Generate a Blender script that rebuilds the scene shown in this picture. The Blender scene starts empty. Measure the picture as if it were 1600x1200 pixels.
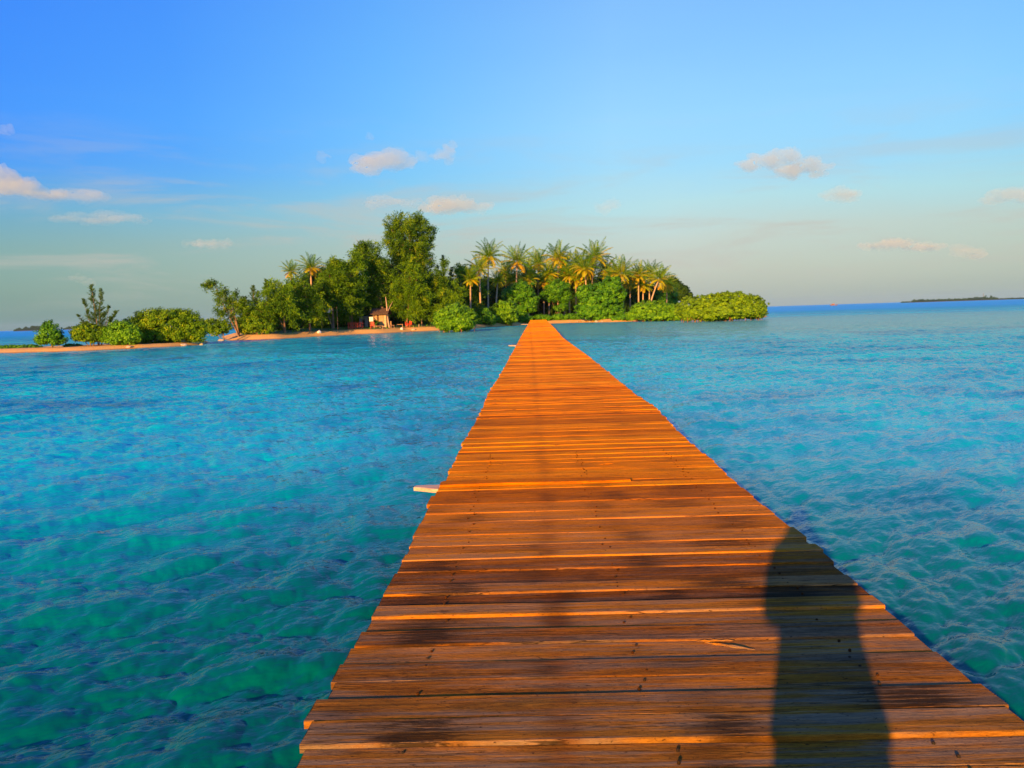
import bpy, bmesh, math, random
import numpy as np
from mathutils import Vector, Matrix, noise as mnoise
R = math.radians
random.seed(7)
rng = np.random.default_rng(11)
scn = bpy.context.scene
col = scn.collection

# ------------------------------------------------------------------ camera
F = 1290.0                       # focal length in pixels of the 1600 px wide photo
ZC = 2.10                        # eye height over the water
ROLL, PITCH, YAW = R(1.83), R(4.80), R(1.33)
fh = Vector((-math.sin(YAW), math.cos(YAW), 0))
r0 = Vector((math.cos(YAW), math.sin(YAW), 0))
fwd = fh * math.cos(PITCH) - Vector((0, 0, 1)) * math.sin(PITCH)
up0 = r0.cross(fwd)
rt = r0 * math.cos(ROLL) - up0 * math.sin(ROLL)
up = up0 * math.cos(ROLL) + r0 * math.sin(ROLL)
CAM = Vector((0, 0, ZC))
cd = bpy.data.cameras.new('camera')
cam = bpy.data.objects.new('camera', cd); col.objects.link(cam)
M = Matrix.Identity(4)
for i, v in enumerate((rt, up, -fwd)):
    for j in range(3): M[j][i] = v[j]
for j in range(3): M[j][3] = CAM[j]
cam.matrix_world = M
cd.sensor_width = 36; cd.lens = 36 * F / 1600
cd.clip_start = 0.05; cd.clip_end = 60000
scn.camera = cam

def ray(px, py): return fwd + rt * ((px - 800) / F) + up * ((600 - py) / F)
def at(px, py, z=0.0):
    d = ray(px, py); return CAM + d * ((z - ZC) / d.z)
def yh(px):                      # row of the horizon in column px
    a = ray(px, 0).z; b = ray(px, 1200).z
    return 1200 * a / (a - b)
def pt(px, py, d):               # point seen at px, py at forward distance d
    v = ray(px, py); return CAM + v * (d / v.y)

# ------------------------------------------------------------------ light
SUN_EL = R(13.2); SH_AZ = R(16.8)          # shadows run 17.5 deg right of the jetty
sdir = Vector((math.sin(SH_AZ) * math.cos(SUN_EL), math.cos(SH_AZ) * math.cos(SUN_EL), -math.sin(SUN_EL)))
sl = bpy.data.lights.new('sun', 'SUN'); so = bpy.data.objects.new('sun', sl); col.objects.link(so)
so.rotation_euler = sdir.to_track_quat('-Z', 'Y').to_euler()
so.location = (-20, -60, 40)
sl.energy = 5.0; sl.angle = R(0.55); sl.color = (1.0, 0.50, 0.13)
scn.view_settings.view_transform = 'Standard'
scn.view_settings.look = 'None'
scn.view_settings.exposure = 1.0
scn.view_settings.gamma = 1.0
scn.view_settings.use_curve_mapping = False
scn.cycles.max_bounces = 6; scn.cycles.diffuse_bounces = 2; scn.cycles.glossy_bounces = 3
scn.cycles.transparent_max_bounces = 6; scn.cycles.volume_bounces = 1
scn.cycles.caustics_reflective = False; scn.cycles.caustics_refractive = False
scn.cycles.sample_clamp_indirect = 4

def lin(r, g, b, k=1.0):
    f = lambda c: ((c / 255 + 0.055) / 1.055) ** 2.4 if c > 10.3 else c / 255 / 12.92
    return (f(r) * k, f(g) * k, f(b) * k, 1.0)

class NT:
    def __init__(s, tree): s.t = tree; s.n = tree.nodes; s.l = tree.links
    def node(s, typ, **kw):
        n = s.n.new(typ)
        for k, v in kw.items(): setattr(n, k, v)
        return n
    def put(s, sock, v):
        if isinstance(v, bpy.types.NodeSocket): s.l.new(v, sock)
        elif v is not None: sock.default_value = v
    def math(s, op, a, b=None, c=None, clamp=False):
        n = s.node('ShaderNodeMath', operation=op); n.use_clamp = clamp
        s.put(n.inputs[0], a); s.put(n.inputs[1], b); s.put(n.inputs[2], c)
        return n.outputs[0]
    def vmath(s, op, a, b=None):
        n = s.node('ShaderNodeVectorMath', operation=op)
        s.put(n.inputs[0], a); s.put(n.inputs[1], b)
        return n.outputs[1] if op in ('DOT_PRODUCT', 'LENGTH', 'DISTANCE') else n.outputs[0]
    def noise(s, vec, scale, detail=3, rough=0.55, dist=0.0, dim='3D'):
        n = s.node('ShaderNodeTexNoise', noise_dimensions=dim)
        s.put(n.inputs['Vector'], vec); n.inputs['Scale'].default_value = scale
        n.inputs['Detail'].default_value = detail; n.inputs['Roughness'].default_value = rough
        n.inputs['Distortion'].default_value = dist
        return n.outputs[0]
    def ramp(s, fac, stops, interp='LINEAR'):
        n = s.node('ShaderNodeValToRGB'); n.color_ramp.interpolation = interp
        e = n.color_ramp.elements
        while len(e) < len(stops): e.new(0.5)
        for i, (p, c) in enumerate(stops):
            e[i].position = p
            e[i].color = c if hasattr(c, '__len__') else (c, c, c, 1)
        s.put(n.inputs[0], fac)
        return n.outputs[0]
    def mix(s, fac, a, b, mode='MIX'):
        n = s.node('ShaderNodeMix', data_type='RGBA', blend_type=mode)
        s.put(n.inputs[0], fac); s.put(n.inputs[6], a); s.put(n.inputs[7], b)
        return n.outputs[2]
    def mapr(s, v, a, b, c=0.0, d=1.0, smooth=False):
        n = s.node('ShaderNodeMapRange')
        if smooth: n.interpolation_type = 'SMOOTHSTEP'
        s.put(n.inputs[0], v)
        for i, x in enumerate((a, b, c, d)): n.inputs[i + 1].default_value = x
        return n.outputs[0]
    def mapping(s, vec, scale=(1, 1, 1), rot=(0, 0, 0), loc=(0, 0, 0)):
        n = s.node('ShaderNodeMapping')
        s.put(n.inputs[0], vec); n.inputs['Location'].default_value = loc
        n.inputs['Rotation'].default_value = rot; n.inputs['Scale'].default_value = scale
        return n.outputs[0]

# ------------------------------------------------------------------ sky
w = bpy.data.worlds.new('World'); scn.world = w; w.use_nodes = True
t = NT(w.node_tree); t.n.clear()
sky = t.node('ShaderNodeTexSky', sky_type='NISHITA')
sky.sun_disc = False; sky.sun_elevation = SUN_EL
sky.sun_rotation = math.pi + SH_AZ
sky.altitude = 0; sky.air_density = 1.0; sky.dust_density = 1.5
tc = t.node('ShaderNodeTexCoord')
sep = t.node('ShaderNodeSeparateXYZ'); t.l.new(tc.outputs['Generated'], sep.inputs[0])
el = sep.outputs[2]
K = 0.5
# wisps of thin high cloud disturb the bands a little
wv = t.mapping(tc.outputs['Generated'], scale=(2.0, 2.0, 9.0))
wn = t.noise(wv, 1.6, 5, 0.6, 0.4)
el2 = t.math('ADD', el, t.math('MULTIPLY', t.math('SUBTRACT', wn, 0.5), 0.035))
body = t.ramp(el2, [(0.0, lin(170, 180, 172, K)), (0.045, lin(187, 194, 184, K)), (0.085, lin(190, 204, 199, K)),
                    (0.125, lin(176, 218, 226, K)), (0.165, lin(154, 215, 248, K)), (0.215, lin(148, 212, 255, K)),
                    (0.29, lin(132, 198, 255, K)), (0.37, lin(120, 184, 254, K)), (0.55, lin(78, 142, 235, K)), (1.0, lin(20, 78, 190, K))])
# the sky is palest above the island and deepens to either side
hx = t.vmath('DOT_PRODUCT', tc.outputs['Generated'], tuple(Vector((math.cos(R(6)), -math.sin(R(6)), 0))))
side = t.ramp(t.mapr(hx, -0.62, 0.62), [(0.0, (0.05, 0.42, 1.0, 1)), (0.13, (0.13, 0.52, 1.0, 1)), (0.3, (0.45, 0.78, 1.0, 1)), (0.5, (1, 1, 1, 1)),
                                      (0.78, (0.84, 0.95, 1.0, 1)), (1.0, (0.42, 0.78, 1.0, 1))])
sidelow = t.ramp(t.mapr(hx, -0.62, 0.62), [(0.0, (0.36, 0.62, 0.64, 1)), (0.3, (0.72, 0.85, 0.85, 1)), (0.55, (1, 1, 1, 1)), (1.0, (0.80, 0.92, 0.9, 1))])
sidec = t.mix(t.mapr(el, 0.06, 0.2, smooth=True), sidelow, side)
skyc = t.mix(1.0, body, sidec, 'MULTIPLY')
nis = t.mix(1.0, sky.outputs[0], (0.12, 0.12, 0.12, 1), 'MULTIPLY')
skyc = t.mix(0.10, skyc, nis)
wz2 = t.noise(t.mapping(tc.outputs['Generated'], scale=(3.2, 3.2, 22), loc=(0.4, 0, 0.1)), 1.5, 6, 0.62, 0.5)
band = t.math('MULTIPLY', t.mapr(el, 0.012, 0.05, smooth=True), t.mapr(el, 0.25, 0.09, smooth=True))
wm = t.math('MULTIPLY', t.mapr(wz2, 0.46, 0.70, smooth=True), t.math('MULTIPLY', band, 0.5))
skyc = t.mix(wm, skyc, lin(206, 200, 190, K * .92))
bg = t.node('ShaderNodeBackground'); t.l.new(skyc, bg.inputs[0]); bg.inputs[1].default_value = 1.0
ow = t.node('ShaderNodeOutputWorld'); t.l.new(bg.outputs[0], ow.inputs[0])

# ------------------------------------------------------------------ object helpers
def link(o, parent=None):
    col.objects.link(o)
    if parent is not None: o.parent = parent
    return o
def tag(o, label=None, cat=None, group=None, kind=None):
    if label: o['label'] = label
    if cat: o['category'] = cat
    if group: o['group'] = group
    if kind: o['kind'] = kind
    return o
def thing(name, label, cat, loc=(0, 0, 0), group=None, rz=0.0):
    o = bpy.data.objects.new(name, None); o.location = loc; o.rotation_euler = (0, 0, rz)
    o.empty_display_size = 0.3
    link(o); return tag(o, label, cat, group)
def np_mesh(name, V, Fq, mat=None, parent=None, smooth=False, attrs=None):
    """V (n,3), Fq (m,k) faces of one size; attrs: dict name -> per-face float"""
    me = bpy.data.meshes.new(name)
    V = np.ascontiguousarray(V, dtype=np.float32); Fq = np.ascontiguousarray(Fq, dtype=np.int32)
    m, k = Fq.shape
    me.vertices.add(len(V)); me.vertices.foreach_set('co', V.ravel())
    me.loops.add(m * k); me.loops.foreach_set('vertex_index', Fq.ravel())
    me.polygons.add(m); me.polygons.foreach_set('loop_start', np.arange(m, dtype=np.int32) * k)
    try: me.polygons.foreach_set('loop_total', np.full(m, k, dtype=np.int32))
    except Exception: pass
    me.update(calc_edges=True)
    if attrs:
        for a, vals in attrs.items():
            at_ = me.attributes.new(a, 'FLOAT', 'FACE'); at_.data.foreach_set('value', np.asarray(vals, dtype=np.float32))
    me.polygons.foreach_set('use_smooth', np.full(m, bool(smooth), dtype=bool))
    me.validate()
    if mat: me.materials.append(mat)
    o = bpy.data.objects.new(name, me)
    return link(o, parent)
class Geo:
    """collects quads with a per-face tint"""
    def __init__(s): s.v = []; s.f = []; s.a = []; s.n = 0
    def add(s, V, Fq, a=0.5):
        V = np.asarray(V, dtype=float); Fq = np.asarray(Fq, dtype=int)
        s.v.append(V); s.f.append(Fq + s.n); s.n += len(V)
        s.a.append(np.full(len(Fq), a) if np.isscalar(a) else np.asarray(a))
    def box(s, c, h, rot=None, a=0.5):
        c = np.array(c, float); h = np.array(h, float)
        V = np.array([[x, y, z] for x in (-1, 1) for y in (-1, 1) for z in (-1, 1)], float) * h
        if rot is not None: V = V @ np.array(rot).T
        s.add(V + c, [[0, 1, 3, 2], [4, 6, 7, 5], [0, 4, 5, 1], [2, 3, 7, 6], [0, 2, 6, 4], [1, 5, 7, 3]], a)
    def tube(s, pts, rad, seg=8, a=0.5, cap=True):
        pts = [Vector(p) for p in pts]; n = len(pts); V = []
        prev = None
        for i, p in enumerate(pts):
            d = (pts[min(i + 1, n - 1)] - pts[max(i - 1, 0)]).normalized()
            if prev is None:
                x = d.cross(Vector((0.13, 0.31, 0.94)))
                if x.length < 1e-3: x = d.cross(Vector((1, 0, 0)))
            else: x = prev - d * prev.dot(d)
            x.normalize(); prev = x; y = d.cross(x)
            r = rad[i] if hasattr(rad, '__len__') else rad
            for k in range(seg):
                an = 2 * math.pi * k / seg
                V.append(p + x * (math.cos(an) * r) + y * (math.sin(an) * r))
        Fq = [[i * seg + k, i * seg + (k + 1) % seg, (i + 1) * seg + (k + 1) % seg, (i + 1) * seg + k] for i in range(n - 1) for k in range(seg)]
        if cap and seg % 2 == 0:
            for b in (0, (n - 1) * seg):
                for k in range(seg // 2 - 1):
                    Fq.append([b + k, b + k + 1, b + seg - 2 - k, b + seg - 1 - k])
        s.add([tuple(v) for v in V], Fq, a)
    def build(s, name, mat, parent=None, smooth=False):
        return np_mesh(name, np.concatenate(s.v), np.concatenate(s.f), mat, parent, smooth, {'tint': np.concatenate(s.a)})
def rotz(a): c, s_ = math.cos(a), math.sin(a); return np.array([[c, -s_, 0], [s_, c, 0], [0, 0, 1]])

# ------------------------------------------------------------------ materials
def new_mat(name):
    m = bpy.data.materials.new(name); m.use_nodes = True
    t = NT(m.node_tree); t.n.clear()
    out = t.node('ShaderNodeOutputMaterial')
    return m, t, out
def principled(t, out, **kw):
    b = t.node('ShaderNodeBsdfPrincipled')
    for k, v in kw.items(): t.put(b.inputs[k.replace('_', ' ')], v)
    t.l.new(b.outputs[0], out.inputs[0]); return b
def bump(t, h, strength=1.0, dist=1.0, normal=None):
    n = t.node('ShaderNodeBump'); n.inputs['Strength'].default_value = strength; n.inputs['Distance'].default_value = dist
    t.put(n.inputs['Height'], h)
    if normal is not None: t.l.new(normal, n.inputs['Normal'])
    return n.outputs[0]

def leaf_mat(name, stops, trans=0.25, rough=0.6, spec=0.12):
    m, t, out = new_mat(name)
    a = t.node('ShaderNodeAttribute', attribute_name='tint').outputs['Fac']
    g = t.node('ShaderNodeNewGeometry')
    nz = t.noise(g.outputs['Position'], 0.6, 2)
    stops = [(p_, (c_[0] * 1.04, min(.6, c_[1] * 1.40), c_[2] * .3, 1)) for p_, c_ in stops]
    f = t.math('ADD', a, t.math('MULTIPLY', t.math('SUBTRACT', nz, 0.5), 0.35), clamp=True)
    c = t.ramp(f, stops)
    b = t.node('ShaderNodeBsdfPrincipled')
    t.put(b.inputs['Base Color'], c); b.inputs['Roughness'].default_value = rough
    b.inputs['Specular IOR Level'].default_value = spec
    tr = t.node('ShaderNodeBsdfTranslucent'); t.put(tr.inputs[0], c)
    mx = t.node('ShaderNodeMixShader'); mx.inputs[0].default_value = trans
    t.l.new(b.outputs[0], mx.inputs[1]); t.l.new(tr.outputs[0], mx.inputs[2]); t.l.new(mx.outputs[0], out.inputs[0])
    return m
def rgb(r, g, b): return (r, g, b, 1)
MAT = {}
MAT['casuarina'] = leaf_mat('casuarina_needles', [(0.0, rgb(.018, .045, .006)), (0.45, rgb(.065, .125, .010)), (0.8, rgb(.15, .21, .012)), (1.0, rgb(.26, .27, .02))])
MAT['casuarina_light'] = leaf_mat('light_casuarina_needles', [(0.0, rgb(.03, .07, .008)), (0.45, rgb(.10, .17, .012)), (0.8, rgb(.18, .25, .015)), (1.0, rgb(.30, .28, .02))])
MAT['grey_needles'] = leaf_mat('grey_casuarina_needles', [(0.0, rgb(.03, .06, .03)), (0.5, rgb(.06, .10, .04)), (1.0, rgb(.12, .15, .05))])
MAT['mangrove'] = leaf_mat('mangrove_leaves', [(0.0, rgb(.04, .10, .008)), (0.5, rgb(.11, .23, .012)), (1.0, rgb(.24, .35, .02))], 0.2, 0.5, 0.2)
MAT['mangrove_bright'] = leaf_mat('bright_mangrove_leaves', [(0.0, rgb(.045, .085, .004)), (0.5, rgb(.14, .22, .008)), (1.0, rgb(.30, .36, .015))], 0.2, 0.5, 0.2)
MAT['broadleaf'] = leaf_mat('broadleaf_foliage', [(0.0, rgb(.02, .07, .01)), (0.5, rgb(.07, .19, .015)), (1.0, rgb(.18, .32, .02))], 0.25, 0.5, 0.2)
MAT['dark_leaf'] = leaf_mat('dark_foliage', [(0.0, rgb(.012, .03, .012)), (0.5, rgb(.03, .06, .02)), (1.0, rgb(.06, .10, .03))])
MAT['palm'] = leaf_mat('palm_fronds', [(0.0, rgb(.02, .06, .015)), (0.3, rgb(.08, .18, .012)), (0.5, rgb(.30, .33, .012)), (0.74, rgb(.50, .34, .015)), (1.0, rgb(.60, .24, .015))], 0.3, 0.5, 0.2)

def simple_mat(name, c1, c2, scale=4.0, rough=0.8, stretch=(1, 1, 1), bumpd=0.0, bscale=None):
    m, t, out = new_mat(name)
    tcn = t.node('ShaderNodeTexCoord')
    v = t.mapping(tcn.outputs['Object'], scale=stretch)
    n = t.noise(v, scale, 4, 0.6)
    c = t.mix(t.mapr(n, 0.32, 0.68), rgb(*c1), rgb(*c2))
    b = principled(t, out, Base_Color=c, Roughness=rough)
    if bumpd: t.put(b.inputs['Normal'], bump(t, t.noise(v, bscale or scale * 3, 4), 1.0, bumpd))
    return m
MAT['bark'] = simple_mat('casuarina_bark', (.16, .09, .05), (.30, .19, .11), 6, 0.9, (1, 1, .25), 0.02)
MAT['palm_bark'] = simple_mat('palm_bark', (.36, .24, .14), (.55, .40, .26), 5, 0.85, (1, 1, 3), 0.02)
MAT['root'] = simple_mat('mangrove_roots', (.20, .08, .03), (.38, .18, .07), 8, 0.8)
MAT['rock'] = simple_mat('coral_rock', (.30, .22, .15), (.62, .50, .36), 5, 0.9, (1, 1, 1), 0.03)
MAT['red'] = simple_mat('red_paint', (.55, .02, .012), (.70, .06, .02), 6, 0.5)
MAT['white'] = simple_mat('white_paint', (.72, .68, .62), (.84, .80, .74), 6, 0.5)
MAT['tan'] = simple_mat('tan_wall', (.32, .20, .10), (.52, .34, .17), 2.5, 0.8, (1, 1, .4), 0.01)
MAT['grey'] = simple_mat('grey_wall', (.18, .17, .15), (.28, .27, .24), 4, 0.8)
MAT['darkwood'] = simple_mat('dark_wood', (.06, .035, .02), (.14, .08, .04), 6, 0.8)
MAT['plainwood'] = simple_mat('bench_wood', (.36, .20, .10), (.55, .34, .18), 6, 0.8)
MAT['thatch'] = simple_mat('thatch', (.20, .12, .06), (.34, .22, .12), 9, 0.9, (1, 1, .3), 0.03)
MAT['skin'] = simple_mat('skin', (.36, .20, .13), (.42, .25, .17), 6, 0.6)
MAT['shirt'] = simple_mat('shirt_cloth', (.05, .08, .16), (.07, .11, .2), 12, 0.85)
MAT['shorts'] = simple_mat('shorts_cloth', (.20, .17, .12), (.26, .22, .16), 12, 0.85)
MAT['hair'] = simple_mat('hair', (.012, .009, .007), (.025, .018, .014), 30, 0.5)
MAT['blackplastic'] = simple_mat('black_plastic', (.02, .02, .02), (.03, .03, .03), 10, 0.4)

# ------------------------------------------------------------------ water
def fft_tile(n, L, kp, wdir, seed, spread=2.0, kmin=0.0, kmax=1e9, pw=4.0):
    g = np.random.default_rng(seed)
    k1 = np.fft.fftfreq(n, d=L / n) * 2 * np.pi
    kx, ky = np.meshgrid(k1, k1, indexing='ij'); k = np.hypot(kx, ky); k[0, 0] = 1e-6
    c = (kx * math.cos(wdir) + ky * math.sin(wdir)) / k
    S = np.exp(-1.0 * (kp / k) ** 2) / k ** pw * (np.abs(c) ** spread + 0.10)
    S[(k < kmin) | (k > kmax)] = 0; S[0, 0] = 0
    amp = np.sqrt(S) * (g.normal(size=(n, n)) + 1j * g.normal(size=(n, n)))
    h = np.fft.ifft2(amp).real
    dx = np.fft.ifft2(amp * (-1j) * kx / k).real; dy = np.fft.ifft2(amp * (-1j) * ky / k).real
    s = h.std(); return h / s, dx / s, dy / s
def sample(tile, L, x, y):
    n = tile.shape[0]; u = (x / L * n) % n; v = (y / L * n) % n
    i = np.floor(u).astype(int); j = np.floor(v).astype(int); fu = u - i; fv = v - j
    i %= n; j %= n; i1 = (i + 1) % n; j1 = (j + 1) % n
    return (tile[i, j] * (1 - fu) * (1 - fv) + tile[i1, j] * fu * (1 - fv) + tile[i, j1] * (1 - fu) * fv + tile[i1, j1] * fu * fv)

# radial grid: fine towards the view, full circle
rr = [0.6]
while rr[-1] < 45: rr.append(rr[-1] + min(0.16, max(0.028, rr[-1] ** 2 * 0.0011)))
while rr[-1] < 45000: rr.append(rr[-1] * 1.0 + max(0.16, (rr[-1] - 44) * 0.02 + 0.16))
rr = np.array(rr)
th = [R(90 - 40)]
while th[-1] < R(90 + 43): th.append(th[-1] + 0.0022)
while th[-1] < R(90 - 40 + 360) - 0.03: th.append(th[-1] + 0.03)
th = np.array(th)
RR, TH = np.meshgrid(rr, th, indexing='ij')
X = RR * np.cos(TH); Y = RR * np.sin(TH)
WD = R(-48)
A = fft_tile(640, 41.0, 2*np.pi/1.9, WD, 3, 2.5)
B = fft_tile(512, 9.1, 2*np.pi/0.50, WD + R(18), 5, 3.0)
C_ = fft_tile(512, 4.7, 2*np.pi/0.24, WD - R(25), 6, 1.5)
dr = np.gradient(rr)[:, None] * np.ones_like(X)
fa = np.clip(1.3 / dr, 0, 1) ; fb = np.clip(0.30 / dr, 0, 1) * (dr < .5); fc = np.clip(0.07 / dr, 0, 1) ** 2
Z = np.zeros_like(X); DX = np.zeros_like(X); DY = np.zeros_like(X)
near = RR < 900
for (tl, L, amp, ff) in ((A, 41.0, 0.024, fa), (B, 9.1, 0.0095, fb), (C_, 4.7, 0.0032, fc)):
    wgt = amp * ff * near
    Z += sample(tl[0], L, X, Y) * wgt
    DX += sample(tl[1], L, X, Y) * wgt * 0.9; DY += sample(tl[2], L, X, Y) * wgt * 0.9
nr, nt_ = X.shape
V = np.stack([X + DX, Y + DY, Z], -1).reshape(-1, 3)
i, j = np.meshgrid(np.arange(nr - 1), np.arange(nt_), indexing='ij')
j1 = (j + 1) % nt_
Fq = np.stack([i * nt_ + j, (i + 1) * nt_ + j, (i + 1) * nt_ + j1, i * nt_ + j1], -1).reshape(-1, 4)
ci = len(V); V = np.concatenate([V, [[0, 0, float(V[:nt_, 2].mean())]]])
m, t, out = new_mat('sea_water')
g = t.node('ShaderNodeNewGeometry'); P = g.outputs['Position']
dist = t.vmath('LENGTH', P)
# sand and weed patches on the bottom show through the clear shallows
pn = t.noise(t.mapping(P, scale=(1, 1, 0), rot=(0, 0, R(35))), 0.11, 4, 0.6, 0.5)
pn2 = t.noise(t.mapping(P, scale=(1, 0.6, 0), rot=(0, 0, R(-20))), 0.5, 4, 0.65, 0.3)
pt_ = t.math('ADD', t.math('MULTIPLY', pn, 0.7), t.math('MULTIPLY', pn2, 0.3))
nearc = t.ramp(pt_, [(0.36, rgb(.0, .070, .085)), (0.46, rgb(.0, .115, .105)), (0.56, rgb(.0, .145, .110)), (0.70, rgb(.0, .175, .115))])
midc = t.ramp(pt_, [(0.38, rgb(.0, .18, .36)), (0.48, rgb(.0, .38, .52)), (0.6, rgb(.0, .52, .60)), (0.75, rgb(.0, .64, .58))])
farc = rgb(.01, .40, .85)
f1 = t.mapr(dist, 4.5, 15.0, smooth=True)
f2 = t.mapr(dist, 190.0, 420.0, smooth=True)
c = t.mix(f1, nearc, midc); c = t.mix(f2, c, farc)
# shoal with pale sand in front of the right hand mangroves
sh = at(1230, 520)
sd = t.vmath('LENGTH', t.mapping(t.vmath('SUBTRACT', P, (sh.x + 20, sh.y + 45, 0)), scale=(1 / 75, 1 / 62, 0)))
c = t.mix(t.math('MULTIPLY', t.mapr(sd, 1.0, 0.55, smooth=True), 0.75), c, rgb(.10, .40, .36))
# ripples below the mesh resolution
rn = t.mapping(P, scale=(1, 1, 1), rot=(0, 0, R(48)))
rn = t.mapping(rn, scale=(1.0, 0.42, 1))
h1 = t.math('MULTIPLY', t.noise(rn, 9.0, 3, 0.6, 0.0), t.mapr(dist, 5, 16, 0.016, 0.046))
h2 = t.math('MULTIPLY', t.noise(rn, 2.6, 4, 0.7, 0.0), t.mapr(dist, 8, 50, 0.0, 0.44))
h3 = t.math('MULTIPLY', t.noise(rn, 0.5, 2, 0.5, 0.0), t.mapr(dist, 40, 250, 0.0, 1.8))
hh = t.math('ADD', t.math('ADD', h1, h2), h3)
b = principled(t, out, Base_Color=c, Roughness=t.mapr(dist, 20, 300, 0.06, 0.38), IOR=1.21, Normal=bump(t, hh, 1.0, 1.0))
MAT['water'] = m
Fc4 = np.stack([np.full(nt_ // 2, ci), (np.arange(nt_ // 2) * 2) % nt_, (np.arange(nt_ // 2) * 2 + 1) % nt_, (np.arange(nt_ // 2) * 2 + 2) % nt_], -1)
if nt_ % 2: Fc4 = np.concatenate([Fc4, [[ci, nt_ - 1, 0, 1]]])
sea = np_mesh('sea', V, np.concatenate([Fq, Fc4]), m, None, True); tag(sea, kind='structure')
# ------------------------------------------------------------------ island ground
def wp(px, d, z=0.0):
    v = ray(px, yh(px)); return CAM.x + v.x * d / v.y, d
frontA = [(328, 539), (345, 536), (356, 532.0), (400, 531.0), (440, 529.5), (500, 525.5), (560, 522.3), (600, 520.8), (650, 518), (690, 516.5), (735, 514), (760, 511.5), (800, 509),
          (850, 506), (900, 504.3), (960, 503.4), (1000, 502), (1050, 501.0), (1100, 500.0), (1150, 498.5), (1185, 497.5), (1196, 496)]
polyA = [tuple(at(x, y)[:2]) for x, y in frontA[2:]]
polyA += [wp(1200, 178), wp(1120, 200), wp(1085, 245), wp(960, 275), wp(780, 270), wp(600, 225), wp(450, 185), wp(370, 150), wp(345, 128)]
frontB = [(-260, 560), (-120, 556), (0, 552), (60, 550.5), (100, 549.3), (150, 547.5), (200, 545.2), (250, 542.6), (290, 540.6), (318, 538.5)]
polyB = [tuple(at(x, y)[:2]) for x, y in frontB] + [wp(326, 93), wp(318, 101), wp(250, 98), wp(150, 89), wp(105, 87), wp(60, 87), wp(0, 88), wp(-120, 90), wp(-260, 92)]
def sdf(poly, x, y):
    p = np.array(poly); n = len(p); dmin = np.full(x.shape, 1e9); ins = np.zeros(x.shape, bool)
    for k in range(n):
        a = p[k]; b_ = p[(k + 1) % n]; e = b_ - a
        tt = np.clip(((x - a[0]) * e[0] + (y - a[1]) * e[1]) / (e @ e), 0, 1)
        dmin = np.minimum(dmin, np.hypot(x - a[0] - tt * e[0], y - a[1] - tt * e[1]))
        c1 = (a[1] > y) != (b_[1] > y)
        xi = a[0] + (y - a[1]) / (e[1] if abs(e[1]) > 1e-9 else 1e-9) * e[0]
        ins ^= c1 & (x < xi)
    return np.where(ins, dmin, -dmin)
def smooth_noise(x, y, s, seed):
    v = 0
    g = np.random.default_rng(seed)
    for k in range(10):
        a = g.uniform(0, 2 * np.pi); f = s * g.uniform(0.5, 2.2)
        v = v + np.sin((x * math.cos(a) + y * math.sin(a)) * f + g.uniform(0, 6.28))
    return v / 10 ** 0.5
def ground_z(x, y):
    x = np.asarray(x, float); y = np.asarray(y, float)
    n1 = smooth_noise(x, y, 0.5, 1)
    dA = sdf(polyA, x, y) + 0.35 * n1; dB = sdf(polyB, x, y) + 0.35 * n1
    zA = np.clip(dA * 0.26, -0.9, 0.62) + np.clip((dA - 3) * 0.05, 0, 0.4)
    zB = np.clip(dB * 0.22, -0.9, 0.34)
    return np.maximum(zA, zB) + 0.03 * smooth_noise(x, y, 1.6, 2) 
gx = np.arange(-112, 72, 0.6); gy = np.arange(66, 282, 0.6)
GX, GY = np.meshgrid(gx, gy, indexing='ij')
GZ = ground_z(GX, GY)
n0, n1_ = GX.shape
i, j = np.meshgrid(np.arange(n0 - 1), np.arange(n1_ - 1), indexing='ij')
Fg = np.stack([i * n1_ + j, (i + 1) * n1_ + j, (i + 1) * n1_ + j + 1, i * n1_ + j + 1], -1).reshape(-1, 4)
zc = GZ.reshape(-1)[Fg].max(1); Fg = Fg[zc > -0.5]
Vg = np.stack([GX, GY, GZ], -1).reshape(-1, 3)
used = np.unique(Fg); remap = np.zeros(len(Vg), int); remap[used] = np.arange(len(used))
m, t, out = new_mat('sand_and_grass')
g = t.node('ShaderNodeNewGeometry'); P = g.outputs['Position']
sp = t.node('ShaderNodeSeparateXYZ'); t.l.new(P, sp.inputs[0])
nz = t.noise(P, 0.7, 4, 0.65); nf = t.noise(P, 9.0, 3, 0.6)
sand = t.mix(t.mapr(nf, 0.3, 0.7), rgb(.62, .32, .07), rgb(.88, .56, .15))
wet = t.mix(t.mapr(sp.outputs[2], 0.0, 0.10), rgb(.26, .13, .04), sand)
grass = t.mix(nf, rgb(.05, .10, .015), rgb(.16, .20, .03))
gm = t.math('ADD', sp.outputs[2], t.math('MULTIPLY', t.math('SUBTRACT', nz, 0.5), 0.5))
cc = t.mix(t.mapr(gm, 0.60, 0.68), wet, grass)
principled(t, out, Base_Color=cc, Roughness=0.95, Normal=bump(t, nf, 0.8, 0.08))
isl = np_mesh('island_ground', Vg[used], remap[Fg], m, None, True); tag(isl, kind='structure')

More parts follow.
